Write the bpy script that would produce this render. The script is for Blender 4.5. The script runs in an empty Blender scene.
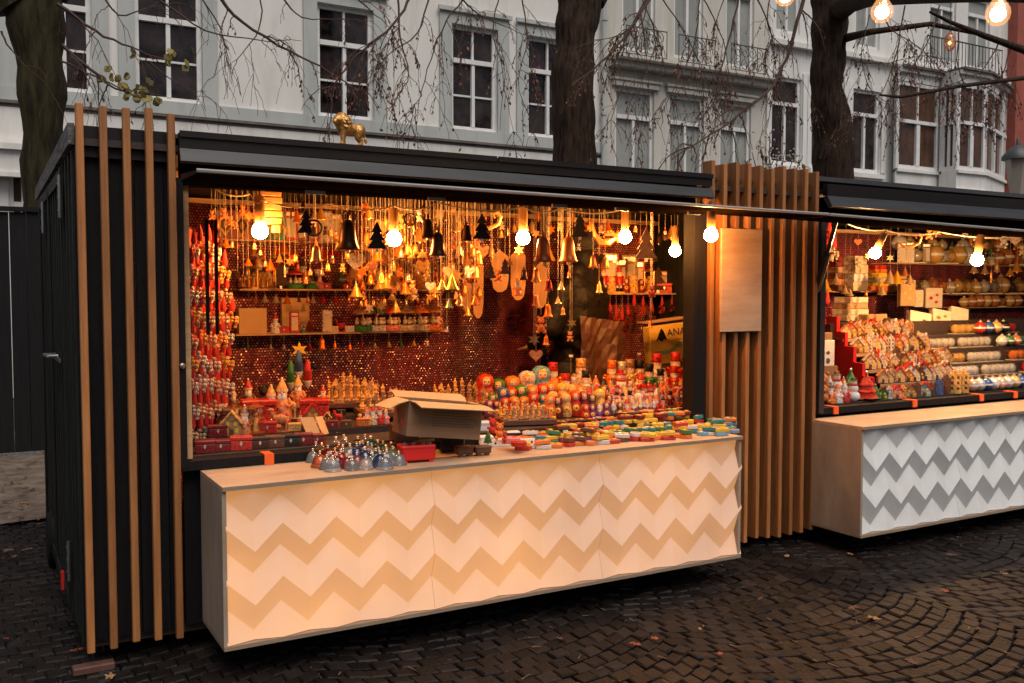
import bpy, math, random
import numpy as np
from mathutils import Vector, Matrix, Euler
random.seed(7)
R_ = random.Random(11)
PI = math.pi
scene = bpy.context.scene
COL = scene.collection

# ------------------------------------------------------------ camera
FPX, CX, CY, CAMH = 945.0, 512.0, 341.5, 1.65
YAW = math.atan(537 / FPX); PIT = -math.atan(47 / FPX)
F = np.array([math.sin(YAW) * math.cos(PIT), math.cos(YAW) * math.cos(PIT), math.sin(PIT)])
RT = np.array([math.cos(YAW), -math.sin(YAW), 0.0]); UP = np.cross(RT, F)
cam_d = bpy.data.cameras.new('camera'); cam = bpy.data.objects.new('camera', cam_d); COL.objects.link(cam)
cam_d.sensor_width = 36; cam_d.lens = FPX * 36 / 1024; cam_d.clip_start = 0.05; cam_d.clip_end = 400
mw = Matrix.Identity(4)
for i in range(3):
    mw[i][0] = RT[i]; mw[i][1] = UP[i]; mw[i][2] = -F[i]
mw[2][3] = CAMH
cam.matrix_world = mw
scene.camera = cam

# ------------------------------------------------------------ light
w = bpy.data.worlds.new('World'); scene.world = w; w.use_nodes = True
nt = w.node_tree; bg = nt.nodes['Background']
sky = nt.nodes.new('ShaderNodeTexSky'); sky.sky_type = 'NISHITA'; sky.sun_disc = False
SUN_EL, SUN_AZ = math.radians(60), math.radians(182)
sky.sun_elevation = SUN_EL; sky.sun_rotation = SUN_AZ
sky.air_density = 1.0; sky.dust_density = 6.0; sky.ozone_density = 1.0
nt.links.new(sky.outputs[0], bg.inputs[0]); bg.inputs[1].default_value = 0.066
sl = bpy.data.lights.new('sun', 'SUN'); sl.energy = 1.85; sl.angle = math.radians(50); sl.color = (1.0, 0.955, 0.90)
so = bpy.data.objects.new('sun', sl); COL.objects.link(so)
d = Vector((math.sin(SUN_AZ) * math.cos(SUN_EL), math.cos(SUN_AZ) * math.cos(SUN_EL), math.sin(SUN_EL)))
so.rotation_euler = d.to_track_quat('Z', 'Y').to_euler()
so.location = (0, -5, 12)
scene.view_settings.view_transform = 'Standard'; scene.view_settings.look = 'None'
scene.view_settings.exposure = 0.0; scene.view_settings.gamma = 1.0
scene.cycles.use_denoising = True
scene.cycles.max_bounces = 6; scene.cycles.diffuse_bounces = 3; scene.cycles.glossy_bounces = 3
scene.cycles.transmission_bounces = 4; scene.cycles.transparent_max_bounces = 8
scene.cycles.sample_clamp_indirect = 6

# ------------------------------------------------------------ helpers
def at(x, y, Y=None, Z=None, X=None):
    """a point of the place seen at that direction, at a given depth / height"""
    dv = F * FPX + RT * (x - CX) + UP * (CY - y)
    if Y is not None: t = Y / dv[1]
    elif Z is not None: t = (Z - CAMH) / dv[2]
    else: t = X / dv[0]
    return Vector((dv[0] * t, dv[1] * t, CAMH + dv[2] * t))

def depth(p):
    return p[0] * F[0] + p[1] * F[1] + (p[2] - CAMH) * F[2]

class MB:
    def __init__(s): s.v = []; s.f = []; s.m = []
    def add(s, vs, fs, m=0, T=None):
        n = len(s.v)
        for q in vs:
            s.v.append(tuple(T @ Vector(q)) if T is not None else tuple(q))
        for q in fs: s.f.append(tuple(i + n for i in q)); s.m.append(m)
        return s
    def box(s, x0, x1, y0, y1, z0, z1, m=0, T=None):
        return s.add([(x0, y0, z0), (x1, y0, z0), (x1, y1, z0), (x0, y1, z0), (x0, y0, z1), (x1, y0, z1), (x1, y1, z1), (x0, y1, z1)],
                     [(0, 3, 2, 1), (4, 5, 6, 7), (0, 1, 5, 4), (1, 2, 6, 5), (2, 3, 7, 6), (3, 0, 4, 7)], m, T)
    def bbox(s, x0, x1, y0, y1, z0, z1, b=0.004, m=0, T=None):
        """box with chamfered vertical edges and top"""
        def ring(i, z): return [(x0 + i, y0 + b, z), (x0 + b, y0 + i, z), (x1 - b, y0 + i, z), (x1 - i, y0 + b, z), (x1 - i, y1 - b, z), (x1 - b, y1 - i, z), (x0 + b, y1 - i, z), (x0 + i, y1 - b, z)]
        vs = ring(0, z0 + b) + ring(0, z1 - b) + ring(b * .8, z1) + ring(b * .8, z0)
        fs = []
        for a, c in ((0, 8), (8, 16)):
            for k in range(8): fs.append((a + k, a + (k + 1) % 8, c + (k + 1) % 8, c + k))
        for k in range(8): fs.append((24 + k, 24 + (k + 1) % 8, (k + 1) % 8, k))
        fs.append(tuple(range(16, 24))); fs.append(tuple(range(31, 23, -1)))
        return s.add(vs, fs, m, T)
    def lathe(s, prof, n=14, m=0, T=None, ms=None):
        vs = []; fs = []; mi = []
        for r, z in prof:
            for k in range(n):
                a = 2 * PI * k / n; vs.append((r * math.cos(a), r * math.sin(a), z))
        base = len(s.v)
        s.add(vs, [], 0, T)
        for j in range(len(prof) - 1):
            for k in range(n):
                s.f.append((base + j * n + k, base + j * n + (k + 1) % n, base + (j + 1) * n + (k + 1) % n, base + (j + 1) * n + k))
                s.m.append(ms[j] if ms else m)
        s.f.append(tuple(base + k for k in range(n - 1, -1, -1))); s.m.append(ms[0] if ms else m)
        q = base + (len(prof) - 1) * n
        s.f.append(tuple(q + k for k in range(n))); s.m.append(ms[-1] if ms else m)
        return s
    def ball(s, c, r, n=12, m=0, sc=(1, 1, 1), T=None):
        prof = []; k = max(5, n // 2)
        TT = Matrix.Translation(c) @ Matrix.Diagonal((sc[0], sc[1], sc[2], 1))
        if T is not None: TT = T @ TT
        for i in range(k + 1):
            a = -PI / 2 + PI * i / k; prof.append((max(1e-4, r * math.cos(a)), r * math.sin(a)))
        return s.lathe(prof, n, m, TT)
    def tube(s, pts, rad, n=6, m=0):
        pts = [Vector(p) for p in pts]
        rr = rad if isinstance(rad, (list, tuple)) else [rad] * len(pts)
        base = len(s.v); up = None
        for i, p in enumerate(pts):
            t = (pts[min(i + 1, len(pts) - 1)] - pts[max(i - 1, 0)])
            t = t.normalized() if t.length > 1e-9 else Vector((0, 0, 1))
            if up is None: up = t.orthogonal().normalized()
            up = (up - t * up.dot(t))
            up = up.normalized() if up.length > 1e-6 else t.orthogonal().normalized()
            sd = t.cross(up)
            for k in range(n):
                a = 2 * PI * k / n; s.v.append(tuple(p + (up * math.cos(a) + sd * math.sin(a)) * rr[i]))
        for j in range(len(pts) - 1):
            for k in range(n):
                s.f.append((base + j * n + k, base + j * n + (k + 1) % n, base + (j + 1) * n + (k + 1) % n, base + (j + 1) * n + k)); s.m.append(m)
        s.f.append(tuple(base + k for k in range(n - 1, -1, -1))); s.m.append(m)
        q = base + (len(pts) - 1) * n
        s.f.append(tuple(q + k for k in range(n))); s.m.append(m)
        return s
    def prism(s, poly, y0, y1, m=0, T=None):
        """polygon in x,z extruded along y"""
        n = len(poly)
        vs = [(x, y0, z) for x, z in poly] + [(x, y1, z) for x, z in poly]
        fs = [tuple(range(n)), tuple(range(2 * n - 1, n - 1, -1))] + [(i, i + n, (i + 1) % n + n, (i + 1) % n) for i in range(n)]
        return s.add(vs, fs, m, T)
    def mesh(s, name, mats, smooth=False):
        me = bpy.data.meshes.new(name); me.from_pydata(s.v, [], s.f)
        for q in (mats if isinstance(mats, (list, tuple)) else [mats]): me.materials.append(q)
        me.polygons.foreach_set('material_index', s.m)
        if smooth:
            me.polygons.foreach_set('use_smooth', [True] * len(s.f))
            try: me.set_sharp_from_angle(angle=math.radians(38))
            except Exception: pass
        me.update(); return me
    def build(s, name, mats, parent=None, loc=None, smooth=False, color=None):
        o = bpy.data.objects.new(name, s.mesh(name, mats, smooth)); COL.objects.link(o)
        if parent is not None: o.parent = parent
        if loc is not None: o.location = loc
        if color: o.color = (*color, 1)
        return o

def tag(o, label=None, cat=None, group=None, kind=None):
    if label: o['label'] = label
    if cat: o['category'] = cat
    if group: o['group'] = group
    if kind: o['kind'] = kind
    return o
def thing(name, label, cat, loc=(0, 0, 0), rotz=0, group=None):
    o = bpy.data.objects.new(name, None); COL.objects.link(o); o.location = loc; o.rotation_euler = (0, 0, rotz)
    o.empty_display_size = .05
    return tag(o, label, cat, group)
ORD = 'zeroth first second third fourth fifth sixth seventh eighth ninth tenth eleventh twelfth thirteenth fourteenth fifteenth sixteenth seventeenth eighteenth nineteenth twentieth'.split()
def ordn(i):
    if i <= 20: return ORD[i]
    t = {2: 'twenty', 3: 'thirty', 4: 'forty'}[i // 10]
    return t + 'ieth' * 0 + ('-' + ORD[i % 10] if i % 10 else '') if i % 10 else {3: 'thirtieth', 4: 'fortieth'}[i // 10]

# ------------------------------------------------------------ materials
def mat(name, col, rough=.6, metal=0, c2=None, nscale=8, stretch=(1, 1, 1), bump=0, bscale=None, em=None, es=0, objcol=False, trans=0, spec=.5, island=None, coord='Object', ramp=(.35, .65), alpha=1, coat=0, orand=None):
    m = bpy.data.materials.new(name); m.use_nodes = True; N = m.node_tree.nodes; L = m.node_tree.links
    b = N['Principled BSDF']; b.inputs['Roughness'].default_value = rough; b.inputs['Metallic'].default_value = metal
    b.inputs['Base Color'].default_value = (*col, 1); b.inputs['Specular IOR Level'].default_value = spec
    b.inputs['Transmission Weight'].default_value = trans; b.inputs['Coat Weight'].default_value = coat; b.inputs['Alpha'].default_value = alpha
    src = None
    tc = N.new('ShaderNodeTexCoord'); mp = N.new('ShaderNodeMapping'); mp.inputs['Scale'].default_value = stretch
    L.new(tc.outputs[coord], mp.inputs[0])
    if objcol:
        oi = N.new('ShaderNodeObjectInfo'); src = oi.outputs['Color']
    if c2 is not None:
        nz = N.new('ShaderNodeTexNoise'); nz.inputs['Scale'].default_value = nscale; nz.inputs['Detail'].default_value = 5; nz.inputs['Roughness'].default_value = .65
        L.new(mp.outputs[0], nz.inputs[0])
        cr = N.new('ShaderNodeValToRGB'); cr.color_ramp.elements[0].position = ramp[0]; cr.color_ramp.elements[1].position = ramp[1]
        cr.color_ramp.elements[0].color = (*col, 1); cr.color_ramp.elements[1].color = (*c2, 1); L.new(nz.outputs[0], cr.inputs[0])
        if objcol:
            mx = N.new('ShaderNodeMix'); mx.data_type = 'RGBA'; mx.blend_type = 'MULTIPLY'; mx.inputs[0].default_value = 1
            L.new(src, mx.inputs[6]); L.new(cr.outputs[0], mx.inputs[7]); src = mx.outputs[2]
        else: src = cr.outputs[0]
    if orand:
        oi = N.new('ShaderNodeObjectInfo'); hv = N.new('ShaderNodeMapRange'); hv.inputs[3].default_value = orand[0]; hv.inputs[4].default_value = orand[1]
        L.new(oi.outputs['Random'], hv.inputs[0])
        mx = N.new('ShaderNodeMix'); mx.data_type = 'RGBA'; mx.blend_type = 'MULTIPLY'; mx.inputs[0].default_value = 1
        if src is not None: L.new(src, mx.inputs[6])
        else: mx.inputs[6].default_value = (*col, 1)
        L.new(hv.outputs[0], mx.inputs[7]); src = mx.outputs[2]
    if island:
        g = N.new('ShaderNodeNewGeometry'); hv = N.new('ShaderNodeMapRange'); hv.inputs[3].default_value = island[0]; hv.inputs[4].default_value = island[1]
        L.new(g.outputs['Random Per Island'], hv.inputs[0])
        mx = N.new('ShaderNodeMix'); mx.data_type = 'RGBA'; mx.blend_type = 'MULTIPLY'; mx.inputs[0].default_value = 1
        if src is not None: L.new(src, mx.inputs[6])
        else: mx.inputs[6].default_value = (*col, 1)
        L.new(hv.outputs[0], mx.inputs[7]); src = mx.outputs[2]
    if src is not None: L.new(src, b.inputs['Base Color'])
    if bump:
        nb = N.new('ShaderNodeTexNoise'); nb.inputs['Scale'].default_value = bscale or nscale * 3; nb.inputs['Detail'].default_value = 6
        L.new(mp.outputs[0], nb.inputs[0]); bp = N.new('ShaderNodeBump'); bp.inputs['Strength'].default_value = bump; bp.inputs['Distance'].default_value = .01
        L.new(nb.outputs[0], bp.inputs['Height']); L.new(bp.outputs[0], b.inputs['Normal'])
    if em: b.inputs['Emission Color'].default_value = (*em, 1); b.inputs['Emission Strength'].default_value = es
    return m

M = {}
M['slat'] = mat('larch_slat', (.28, .10, .028), .55, c2=(.44, .18, .055), nscale=3, stretch=(14, 14, .8), bump=.25, bscale=30, orand=(.72, 1.22))
M['black'] = mat('black_board', (.0045, .0035, .0045), .7, spec=.25, c2=(.009, .0075, .0085), nscale=4, stretch=(10, 10, .6), bump=.3, bscale=20)
M['side'] = mat('dark_stained_board', (.008, .009, .008), .6, spec=.3, c2=(.02, .022, .018), nscale=3, stretch=(10, 10, .5), bump=.4, bscale=20)
M['fascia'] = mat('dark_brown_fascia', (.009, .006, .006), .5, spec=.3, c2=(.015, .010, .009), nscale=3, stretch=(1, 4, 6))
M['greymetal'] = mat('grey_painted_metal', (.022, .023, .026), .5, c2=(.035, .037, .040), nscale=3, stretch=(1, 3, 8))
M['edge'] = mat('pale_metal_edge', (.33, .30, .28), .45)
M['weathered'] = mat('weathered_board', (.05, .048, .045), .8, c2=(.22, .21, .2), nscale=9, stretch=(3, 1, 6), bump=.4)
M['ply'] = mat('plywood', (.42, .27, .16), .55, c2=(.58, .40, .26), nscale=2.2, stretch=(1, 3, 6), bump=.1)
M['plyedge'] = mat('plywood_edge', (.22, .15, .10), .7, c2=(.36, .26, .18), nscale=5, stretch=(1, 1, 50))
M['plyend'] = mat('birch_board', (.30, .22, .15), .6, c2=(.42, .33, .25), nscale=3, stretch=(2, 2, .6), bump=.15)
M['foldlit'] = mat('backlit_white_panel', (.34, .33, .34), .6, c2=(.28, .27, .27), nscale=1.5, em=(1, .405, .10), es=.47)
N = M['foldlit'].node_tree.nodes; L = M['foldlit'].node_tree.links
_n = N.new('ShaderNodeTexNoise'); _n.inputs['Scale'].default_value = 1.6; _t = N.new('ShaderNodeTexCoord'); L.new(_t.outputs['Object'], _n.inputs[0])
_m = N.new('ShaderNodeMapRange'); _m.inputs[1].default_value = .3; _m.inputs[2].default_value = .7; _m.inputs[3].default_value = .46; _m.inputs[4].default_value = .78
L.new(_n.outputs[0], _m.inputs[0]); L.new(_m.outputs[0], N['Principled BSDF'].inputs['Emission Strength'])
M['fold'] = mat('white_folded_panel', (.74, .74, .73), .55, c2=(.66, .65, .63), nscale=2.5)
M['steel'] = mat('galvanised_steel', (.45, .45, .45), .35, metal=.9, c2=(.3, .3, .3), nscale=20)
M['orange'] = mat('orange_strap', (.9, .13, .02), .5)
M['hydraulic'] = mat('black_strut', (.01, .01, .01), .3)
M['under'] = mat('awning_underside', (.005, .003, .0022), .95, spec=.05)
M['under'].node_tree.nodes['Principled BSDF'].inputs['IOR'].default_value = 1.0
M['floor'] = mat('stall_floor', (.06, .04, .03), .7)
M['woodin'] = mat('pine_batten', (.45, .25, .11), .5, c2=(.6, .36, .17), nscale=3, stretch=(.6, 10, 10))
M['socket2'] = mat('oiled_wood', (.34, .16, .05), .55, c2=(.46, .24, .09), nscale=6)
M['redcloth'] = mat('red_cloth', (.38, .015, .012), .85, c2=(.5, .03, .02), nscale=10)
M['inner'] = mat('dark_inner_board', (.03, .018, .015), .7, c2=(.05, .03, .02), nscale=5)
M['glossred'] = mat('painted_red', (.68, .014, .012), .5)
M['gold'] = mat('gold_paint', (.80, .44, .14), .42, metal=.8, c2=(.45, .20, .05), nscale=40, bump=.4, bscale=90)
M['brass'] = mat('brass', (.80, .50, .18), .32, metal=.7, objcol=True, c2=(1, 1, 1), ramp=(.2, .8), nscale=30)
M['paint'] = mat('painted_wood', (.42, .36, .34), .42, objcol=True, c2=(1.05, 1.0, 1.0), nscale=11, ramp=(.40, .52), coat=.25)
M['matt'] = mat('matt_paint', (.5, .45, .42), .8, objcol=True, c2=(1.05, 1, 1), nscale=9, ramp=(.4, .55))
M['skin'] = mat('doll_face', (.80, .52, .34), .45)
M['black_gloss'] = mat('black_gloss', (.01, .01, .01), .25)
M['white'] = mat('white_paint', (.78, .75, .70), .5)
M['cream'] = mat('cream_card', (.72, .62, .46), .7, c2=(.64, .52, .36), nscale=20)
M['red'] = mat('red_paint', (.60, .03, .015), .35)
M['green'] = mat('green_paint', (.04, .16, .05), .45)
M['yellow'] = mat('yellow_paint', (.80, .50, .04), .45)
M['card'] = mat('cardboard', (.25, .13, .065), .8, c2=(.31, .17, .085), nscale=3, stretch=(1, 1, 8), bump=.1, bscale=80)
M['cardin'] = mat('cardboard_flap', (.62, .38, .17), .8, c2=(.55, .32, .14), nscale=4)
M['cord'] = mat('pale_cord', (.55, .42, .28), .8)
M['darkcord'] = mat('dark_cable', (.02, .015, .012), .6)
M['glass'] = mat('clear_plastic', (.95, .95, .95), .06, trans=1.0, alpha=.35)
M['cglass'] = mat('coloured_glass', (.8, .8, .8), .06, objcol=True, c2=(1, 1, 1), nscale=10, trans=.8, coat=.6)
M['bauble'] = mat('bauble', (.8, .8, .8), .25, objcol=True, c2=(1, 1, 1), nscale=60, metal=.25, coat=.6)
M['glitter'] = mat('glittered', (.8, .8, .8), .35, objcol=True, c2=(1.1, 1.1, 1.1), nscale=90, metal=.25, bump=.8, bscale=120, ramp=(.3, .7))
M['bulb'] = mat('lit_bulb', (1, .8, .5), .3, em=(1, .40, .095), es=430)
M['bulb2'] = mat('lit_white_bulb', (1, .85, .65), .3, em=(1, .52, .20), es=950)
M['bulbout'] = mat('lit_outdoor_bulb', (1, .8, .5), .3, em=(1, .50, .16), es=160)
M['socket'] = mat('wooden_socket', (.42, .20, .06), .5, c2=(.52, .27, .09), nscale=10)
M['leather'] = mat('shiny_black_jacket', (.006, .005, .005), .55, spec=.22, c2=(.010, .007, .006), nscale=6, bump=1.0, bscale=30, coat=.0)
M['brown'] = mat('brown_apron', (.10, .04, .02), .6, c2=(.14, .06, .03), nscale=6, bump=.3, bscale=8)
M['knit'] = mat('dark_knit', (.02, .016, .015), .9, c2=(.035, .03, .028), nscale=60)
M['flesh'] = mat('skin', (.62, .36, .26), .5)

# perforated glittering backing cloth: rows of pale dots painted for light glinting at holes on dark red / plum cloth
def sequin(name, base1, base2, dot, pitch=.024, rad=.27):
    m = mat(name, base1, .7, c2=base2, nscale=2.2, ramp=(.35, .62)); N = m.node_tree.nodes; L = m.node_tree.links; b = N['Principled BSDF']
    tc = N.new('ShaderNodeTexCoord'); sp = N.new('ShaderNodeSeparateXYZ'); L.new(tc.outputs['Object'], sp.inputs[0])
    def mth(op, a, bb=None):
        n = N.new('ShaderNodeMath'); n.operation = op
        for i, q in enumerate((a, bb)):
            if q is None: continue
            if isinstance(q, (int, float)): n.inputs[i].default_value = q
            else: L.new(q, n.inputs[i])
        return n.outputs[0]
    u = mth('DIVIDE', sp.outputs[0], pitch); v = mth('DIVIDE', sp.outputs[2], pitch * .87)
    row = mth('MODULO', mth('FLOOR', v), 2.0)
    u2 = mth('ADD', u, mth('MULTIPLY', row, .5))
    fu = mth('SUBTRACT', mth('FRACT', u2), .5); fv = mth('SUBTRACT', mth('FRACT', v), .5)
    dd = mth('SQRT', mth('ADD', mth('MULTIPLY', fu, fu), mth('MULTIPLY', fv, fv)))
    cell = N.new('ShaderNodeCombineXYZ'); L.new(mth('FLOOR', u2), cell.inputs[0]); L.new(mth('FLOOR', v), cell.inputs[1])
    wn = N.new('ShaderNodeTexWhiteNoise'); wn.noise_dimensions = '3D'; L.new(cell.outputs[0], wn.inputs[0])
    msk = mth('LESS_THAN', dd, mth('MULTIPLY', mth('ADD', wn.outputs[0], .45), rad))
    src = b.inputs['Base Color'].links[0].from_socket
    mx = N.new('ShaderNodeMix'); mx.data_type = 'RGBA'; L.new(msk, mx.inputs[0]); L.new(src, mx.inputs[6])
    mx.inputs[7].default_value = (*dot, 1); L.new(mx.outputs[2], b.inputs['Base Color'])
    L.new(mth('MULTIPLY', msk, .75), b.inputs['Metallic']); 
    L.new(mth('SUBTRACT', .75, mth('MULTIPLY', msk, .35)), b.inputs['Roughness'])
    # each painted dot gets its own tilt
    nn = N.new('ShaderNodeVectorMath'); nn.operation = 'SUBTRACT'; L.new(wn.outputs[1], nn.inputs[0]); nn.inputs[1].default_value = (.5, .5, .5)
    sc = N.new('ShaderNodeVectorMath'); sc.operation = 'SCALE'; L.new(nn.outputs[0], sc.inputs[0]); L.new(mth('MULTIPLY', msk, .9), sc.inputs[3])
    g = N.new('ShaderNodeNewGeometry'); ad = N.new('ShaderNodeVectorMath'); L.new(g.outputs['Normal'], ad.inputs[0]); L.new(sc.outputs[0], ad.inputs[1])
    no = N.new('ShaderNodeVectorMath'); no.operation = 'NORMALIZE'; L.new(ad.outputs[0], no.inputs[0]); L.new(no.outputs[0], b.inputs['Normal'])
    return m
M['sequin'] = sequin('glint_dotted_plum_cloth', (.24, .008, .018), (.055, .006, .016), (.66, .42, .32), pitch=.0205, rad=.23)
M['glint_dot_b'] = sequin('glint_dotted_dark_cloth', (.26, .010, .014), (.10, .008, .014), (.90, .62, .45), pitch=.0205, rad=.27)

# ============================================================ SETTING
def plaster(name, a, b, streak=.85):
    m = mat(name, a, .85, c2=b, nscale=.9, stretch=(1.6, 1.6, .5), bump=.15, bscale=14, ramp=(.25, .75))
    N = m.node_tree.nodes; L = m.node_tree.links; bs = N['Principled BSDF']; src = bs.inputs['Base Color'].links[0].from_socket
    tc = N.new('ShaderNodeTexCoord'); mp = N.new('ShaderNodeMapping'); mp.inputs['Scale'].default_value = (2.6, 2.6, .45); nz = N.new('ShaderNodeTexNoise'); nz.inputs['Scale'].default_value = 1.0; nz.inputs['Detail'].default_value = 8; nz.inputs['Roughness'].default_value = .7
    L.new(tc.outputs['Object'], mp.inputs[0]); L.new(mp.outputs[0], nz.inputs[0]); cr = N.new('ShaderNodeValToRGB'); cr.color_ramp.elements[0].position = .30; cr.color_ramp.elements[0].color = (.80, .79, .75, 1); cr.color_ramp.elements[1].position = .52; cr.color_ramp.elements[1].color = (1, 1, 1, 1)
    L.new(nz.outputs[0], cr.inputs[0]); mx = N.new('ShaderNodeMix'); mx.data_type = 'RGBA'; mx.blend_type = 'MULTIPLY'; mx.inputs[0].default_value = 1; L.new(src, mx.inputs[6]); L.new(cr.outputs[0], mx.inputs[7]); L.new(mx.outputs[2], bs.inputs['Base Color'])
    return m
M['plaster'] = plaster('white_plaster', (.70, .68, .65), (.80, .78, .745))
M['plaster_grey'] = plaster('grey_cream_plaster', (.56, .54, .49), (.64, .61, .55))
M['plaster_cool'] = plaster('cool_white_plaster', (.71, .70, .68), (.80, .79, .76))
M['surround'] = plaster('blue_grey_surround', (.42, .45, .44), (.51, .53, .51))
M['cornice'] = mat('dark_cornice', (.10, .085, .08), .8, c2=(.16, .14, .13), nscale=6)
M['winframe'] = mat('window_frame_white', (.80, .80, .78), .5, c2=(.70, .70, .69), nscale=6)
M['pane'] = mat('window_pane', (.004, .003, .004), .06, c2=(.05, .034, .033), nscale=2.6, bump=.10, bscale=2.5, spec=.35)
M['paneblind'] = mat('pane_with_blind', (.27, .28, .26), .12, c2=(.36, .37, .34), nscale=1.2)
M['panewarm'] = mat('pane_warm_room', (.05, .028, .02), .1, c2=(.13, .06, .035), nscale=1.6)
M['brick'] = mat('red_brick', (.30, .07, .05), .8, c2=(.36, .10, .07), nscale=3, bump=.2)
M['roofslate'] = mat('roof_slate', (.05, .05, .055), .7)
M['iron'] = mat('wrought_iron', (.05, .055, .055), .5)

g = MB(); g.add([(-150, -40, -.02), (150, -40, -.02), (150, 160, -.02), (-150, 160, -.02)], [(0, 1, 2, 3)])
M['ground'] = mat('dark_joint_earth', (.016, .012, .010), .9, c2=(.034, .025, .020), nscale=10)
tag(g.build('ground', M['ground']), 'dark earth under the paving', kind='structure')
# stone setts in segmental arcs
def setts():
    g = MB(); rr = random.Random(3); p = .094
    W = 1.6
    for i in range(-29, 116):
        x = i * p
        for j in range(11, 100):
            y = j * p
            if y > 7.7: continue
            if x > .6 and y > 4.9 : continue
            xx = x + (p * .5 if j % 2 else 0) + rr.uniform(-.006, .006)
            t = ((xx + .35) % W) / W * 2 - 1
            off = .26 * (1 - t * t) if xx > .45 else 0
            sl_ = (-2 * t * .26 * 2 / W) if xx > .45 else 0
            yy = y - off + rr.uniform(-.005, .005)
            if yy < .9: continue
            hx = p * rr.uniform(.44, .485); hy = p * rr.uniform(.445, .485)
            c = 1.0; sn = -sl_ * .8
            z = rr.uniform(-.003, .003); b = .008
            tx = rr.uniform(-.004, .004); ty = rr.uniform(-.004, .004)
            vs = []
            for (a, q, zz) in ((-hx, -hy, -.02), (hx, -hy, -.02), (hx, hy, -.02), (-hx, hy, -.02)):
                vs.append((xx + a, yy + q + a * sn, zz))
            for (a, q) in ((-hx, -hy), (hx, -hy), (hx, hy), (-hx, hy)):
                a2 = a * .97; q2 = q * .97
                vs.append((xx + a2, yy + q2 + a2 * sn, z - .0045))
            for (a, q) in ((-hx, -hy), (hx, -hy), (hx, hy), (-hx, hy)):
                a2 = a - math.copysign(b, a); q2 = q - math.copysign(b, q)
                vs.append((xx + a2, yy + q2 + a2 * sn, z + (tx if a > 0 else -tx) + (ty if q > 0 else -ty)))
            fs = [(8, 9, 10, 11)]
            for o in (0, 4):
                for k in range(4): fs.append((o + k, o + (k + 1) % 4, o + 4 + (k + 1) % 4, o + 4 + k))
            g.add(vs, fs)
    return g
M['sett'] = mat('wet_stone_sett', (.007, .0045, .0038), .55, c2=(.0165, .0115, .0100), nscale=2.5, bump=.6, bscale=60, island=(.45, 1.7), spec=.22)
tag(setts().build('pavement', M['sett'], smooth=False), 'dark wet stone setts laid in arcs', kind='structure')
# bare earth beyond the setts at the far left
g = MB(); nx, ny = 30, 20
vs = []; fs = []
for j in range(ny + 1):
    for i in range(nx + 1):
        vs.append((-6 + 12 * i / nx, 7.6 + 5 * j / ny, .005 + random.uniform(0, .03)))
for j in range(ny):
    for i in range(nx): a = j * (nx + 1) + i; fs.append((a, a + 1, a + nx + 2, a + nx + 1))
g.add(vs, fs)
M['soil'] = mat('trodden_earth', (.075, .052, .038), .95, c2=(.20, .145, .105), nscale=5, bump=.8, bscale=25)
tag(g.build('bare_earth', M['soil'], smooth=True), 'trodden earth behind the stall', kind='structure')

# ---------------- buildings
FY = 17.0
def wall_open(mb, x0, x1, z0, z1, ops, Y, dep=.22, m=0):
    xs = sorted({x0, x1, *[o[0] for o in ops], *[o[1] for o in ops]}); zs = sorted({z0, z1, *[o[2] for o in ops], *[o[3] for o in ops]})
    for a, b in zip(xs, xs[1:]):
        for c, e in zip(zs, zs[1:]):
            mx, mz = (a + b) / 2, (c + e) / 2
            if any(o[0] < mx < o[1] and o[2] < mz < o[3] for o in ops): continue
            mb.add([(a, Y, c), (b, Y, c), (b, Y, e), (a, Y, e)], [(0, 1, 2, 3)], m)
    for a, b, c, e in ops:
        q = Y + dep
        mb.add([(a, Y, c), (b, Y, c), (b, Y, e), (a, Y, e), (a, q, c), (b, q, c), (b, q, e), (a, q, e)],
               [(0, 4, 5, 1), (1, 5, 6, 2), (2, 6, 7, 3), (3, 7, 4, 0)], m)
    mb.add([(x0, Y, z0), (x1, Y, z0), (x1, Y + 8, z0), (x0, Y + 8, z0), (x0, Y, z1), (x1, Y, z1), (x1, Y + 8, z1), (x0, Y + 8, z1)], [(3, 0, 4, 7), (1, 2, 6, 5), (2, 3, 7, 6), (4, 5, 6, 7)], m)

def window(parent, x0, x1, z0, z1, Y, transom=.66, muntins=(.33,), upper=(), pane='pane', T=None, fw=.075, center=.07, uppermid=True, label=None):
    """white casement window; frame mesh is the part and its glass a sub-part"""
    f = MB(); y0, y1 = Y + .06, Y + .14
    H = z1 - z0; zt = z0 + H * transom; cx = (x0 + x1) / 2
    f.box(x0, x0 + fw, y0, y1, z0, z1, T=T); f.box(x1 - fw, x1, y0, y1, z0, z1, T=T)
    f.box(x0 + fw, x1 - fw, y0, y1, z0, z0 + fw * 1.1, T=T); f.box(x0 + fw, x1 - fw, y0, y1, z1 - fw, z1, T=T)
    if transom < 1: f.box(x0 + fw, x1 - fw, y0 - .03, y1, zt - .045, zt + .045, T=T)
    zc1 = zt - .045 if transom < 1 else z1 - fw
    f.box(cx - center / 2, cx + center / 2, y0 - .012, y1, z0 + fw * 1.1, zc1, T=T)
    for q in muntins:
        z = z0 + H * q
        f.box(x0 + fw, cx - center / 2, y0 + .02, y1 - .01, z - .018, z + .018, T=T); f.box(cx + center / 2, x1 - fw, y0 + .02, y1 - .01, z - .018, z + .018, T=T)
    if transom < 1 and uppermid: f.box(cx - .022, cx + .022, y0 + .01, y1, zt + .045, z1 - fw, T=T)
    o = f.build('window', M['winframe'], parent)
    p = MB(); p.add([(x0 + .02, y1 - .02, z0 + .02), (x1 - .02, y1 - .02, z0 + .02), (x1 - .02, y1 - .02, z1 - .02), (x0 + .02, y1 - .02, z1 - .02)], [(0, 1, 2, 3)], T=T)
    p.build('pane', M[pane], o)
    return o

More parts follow.
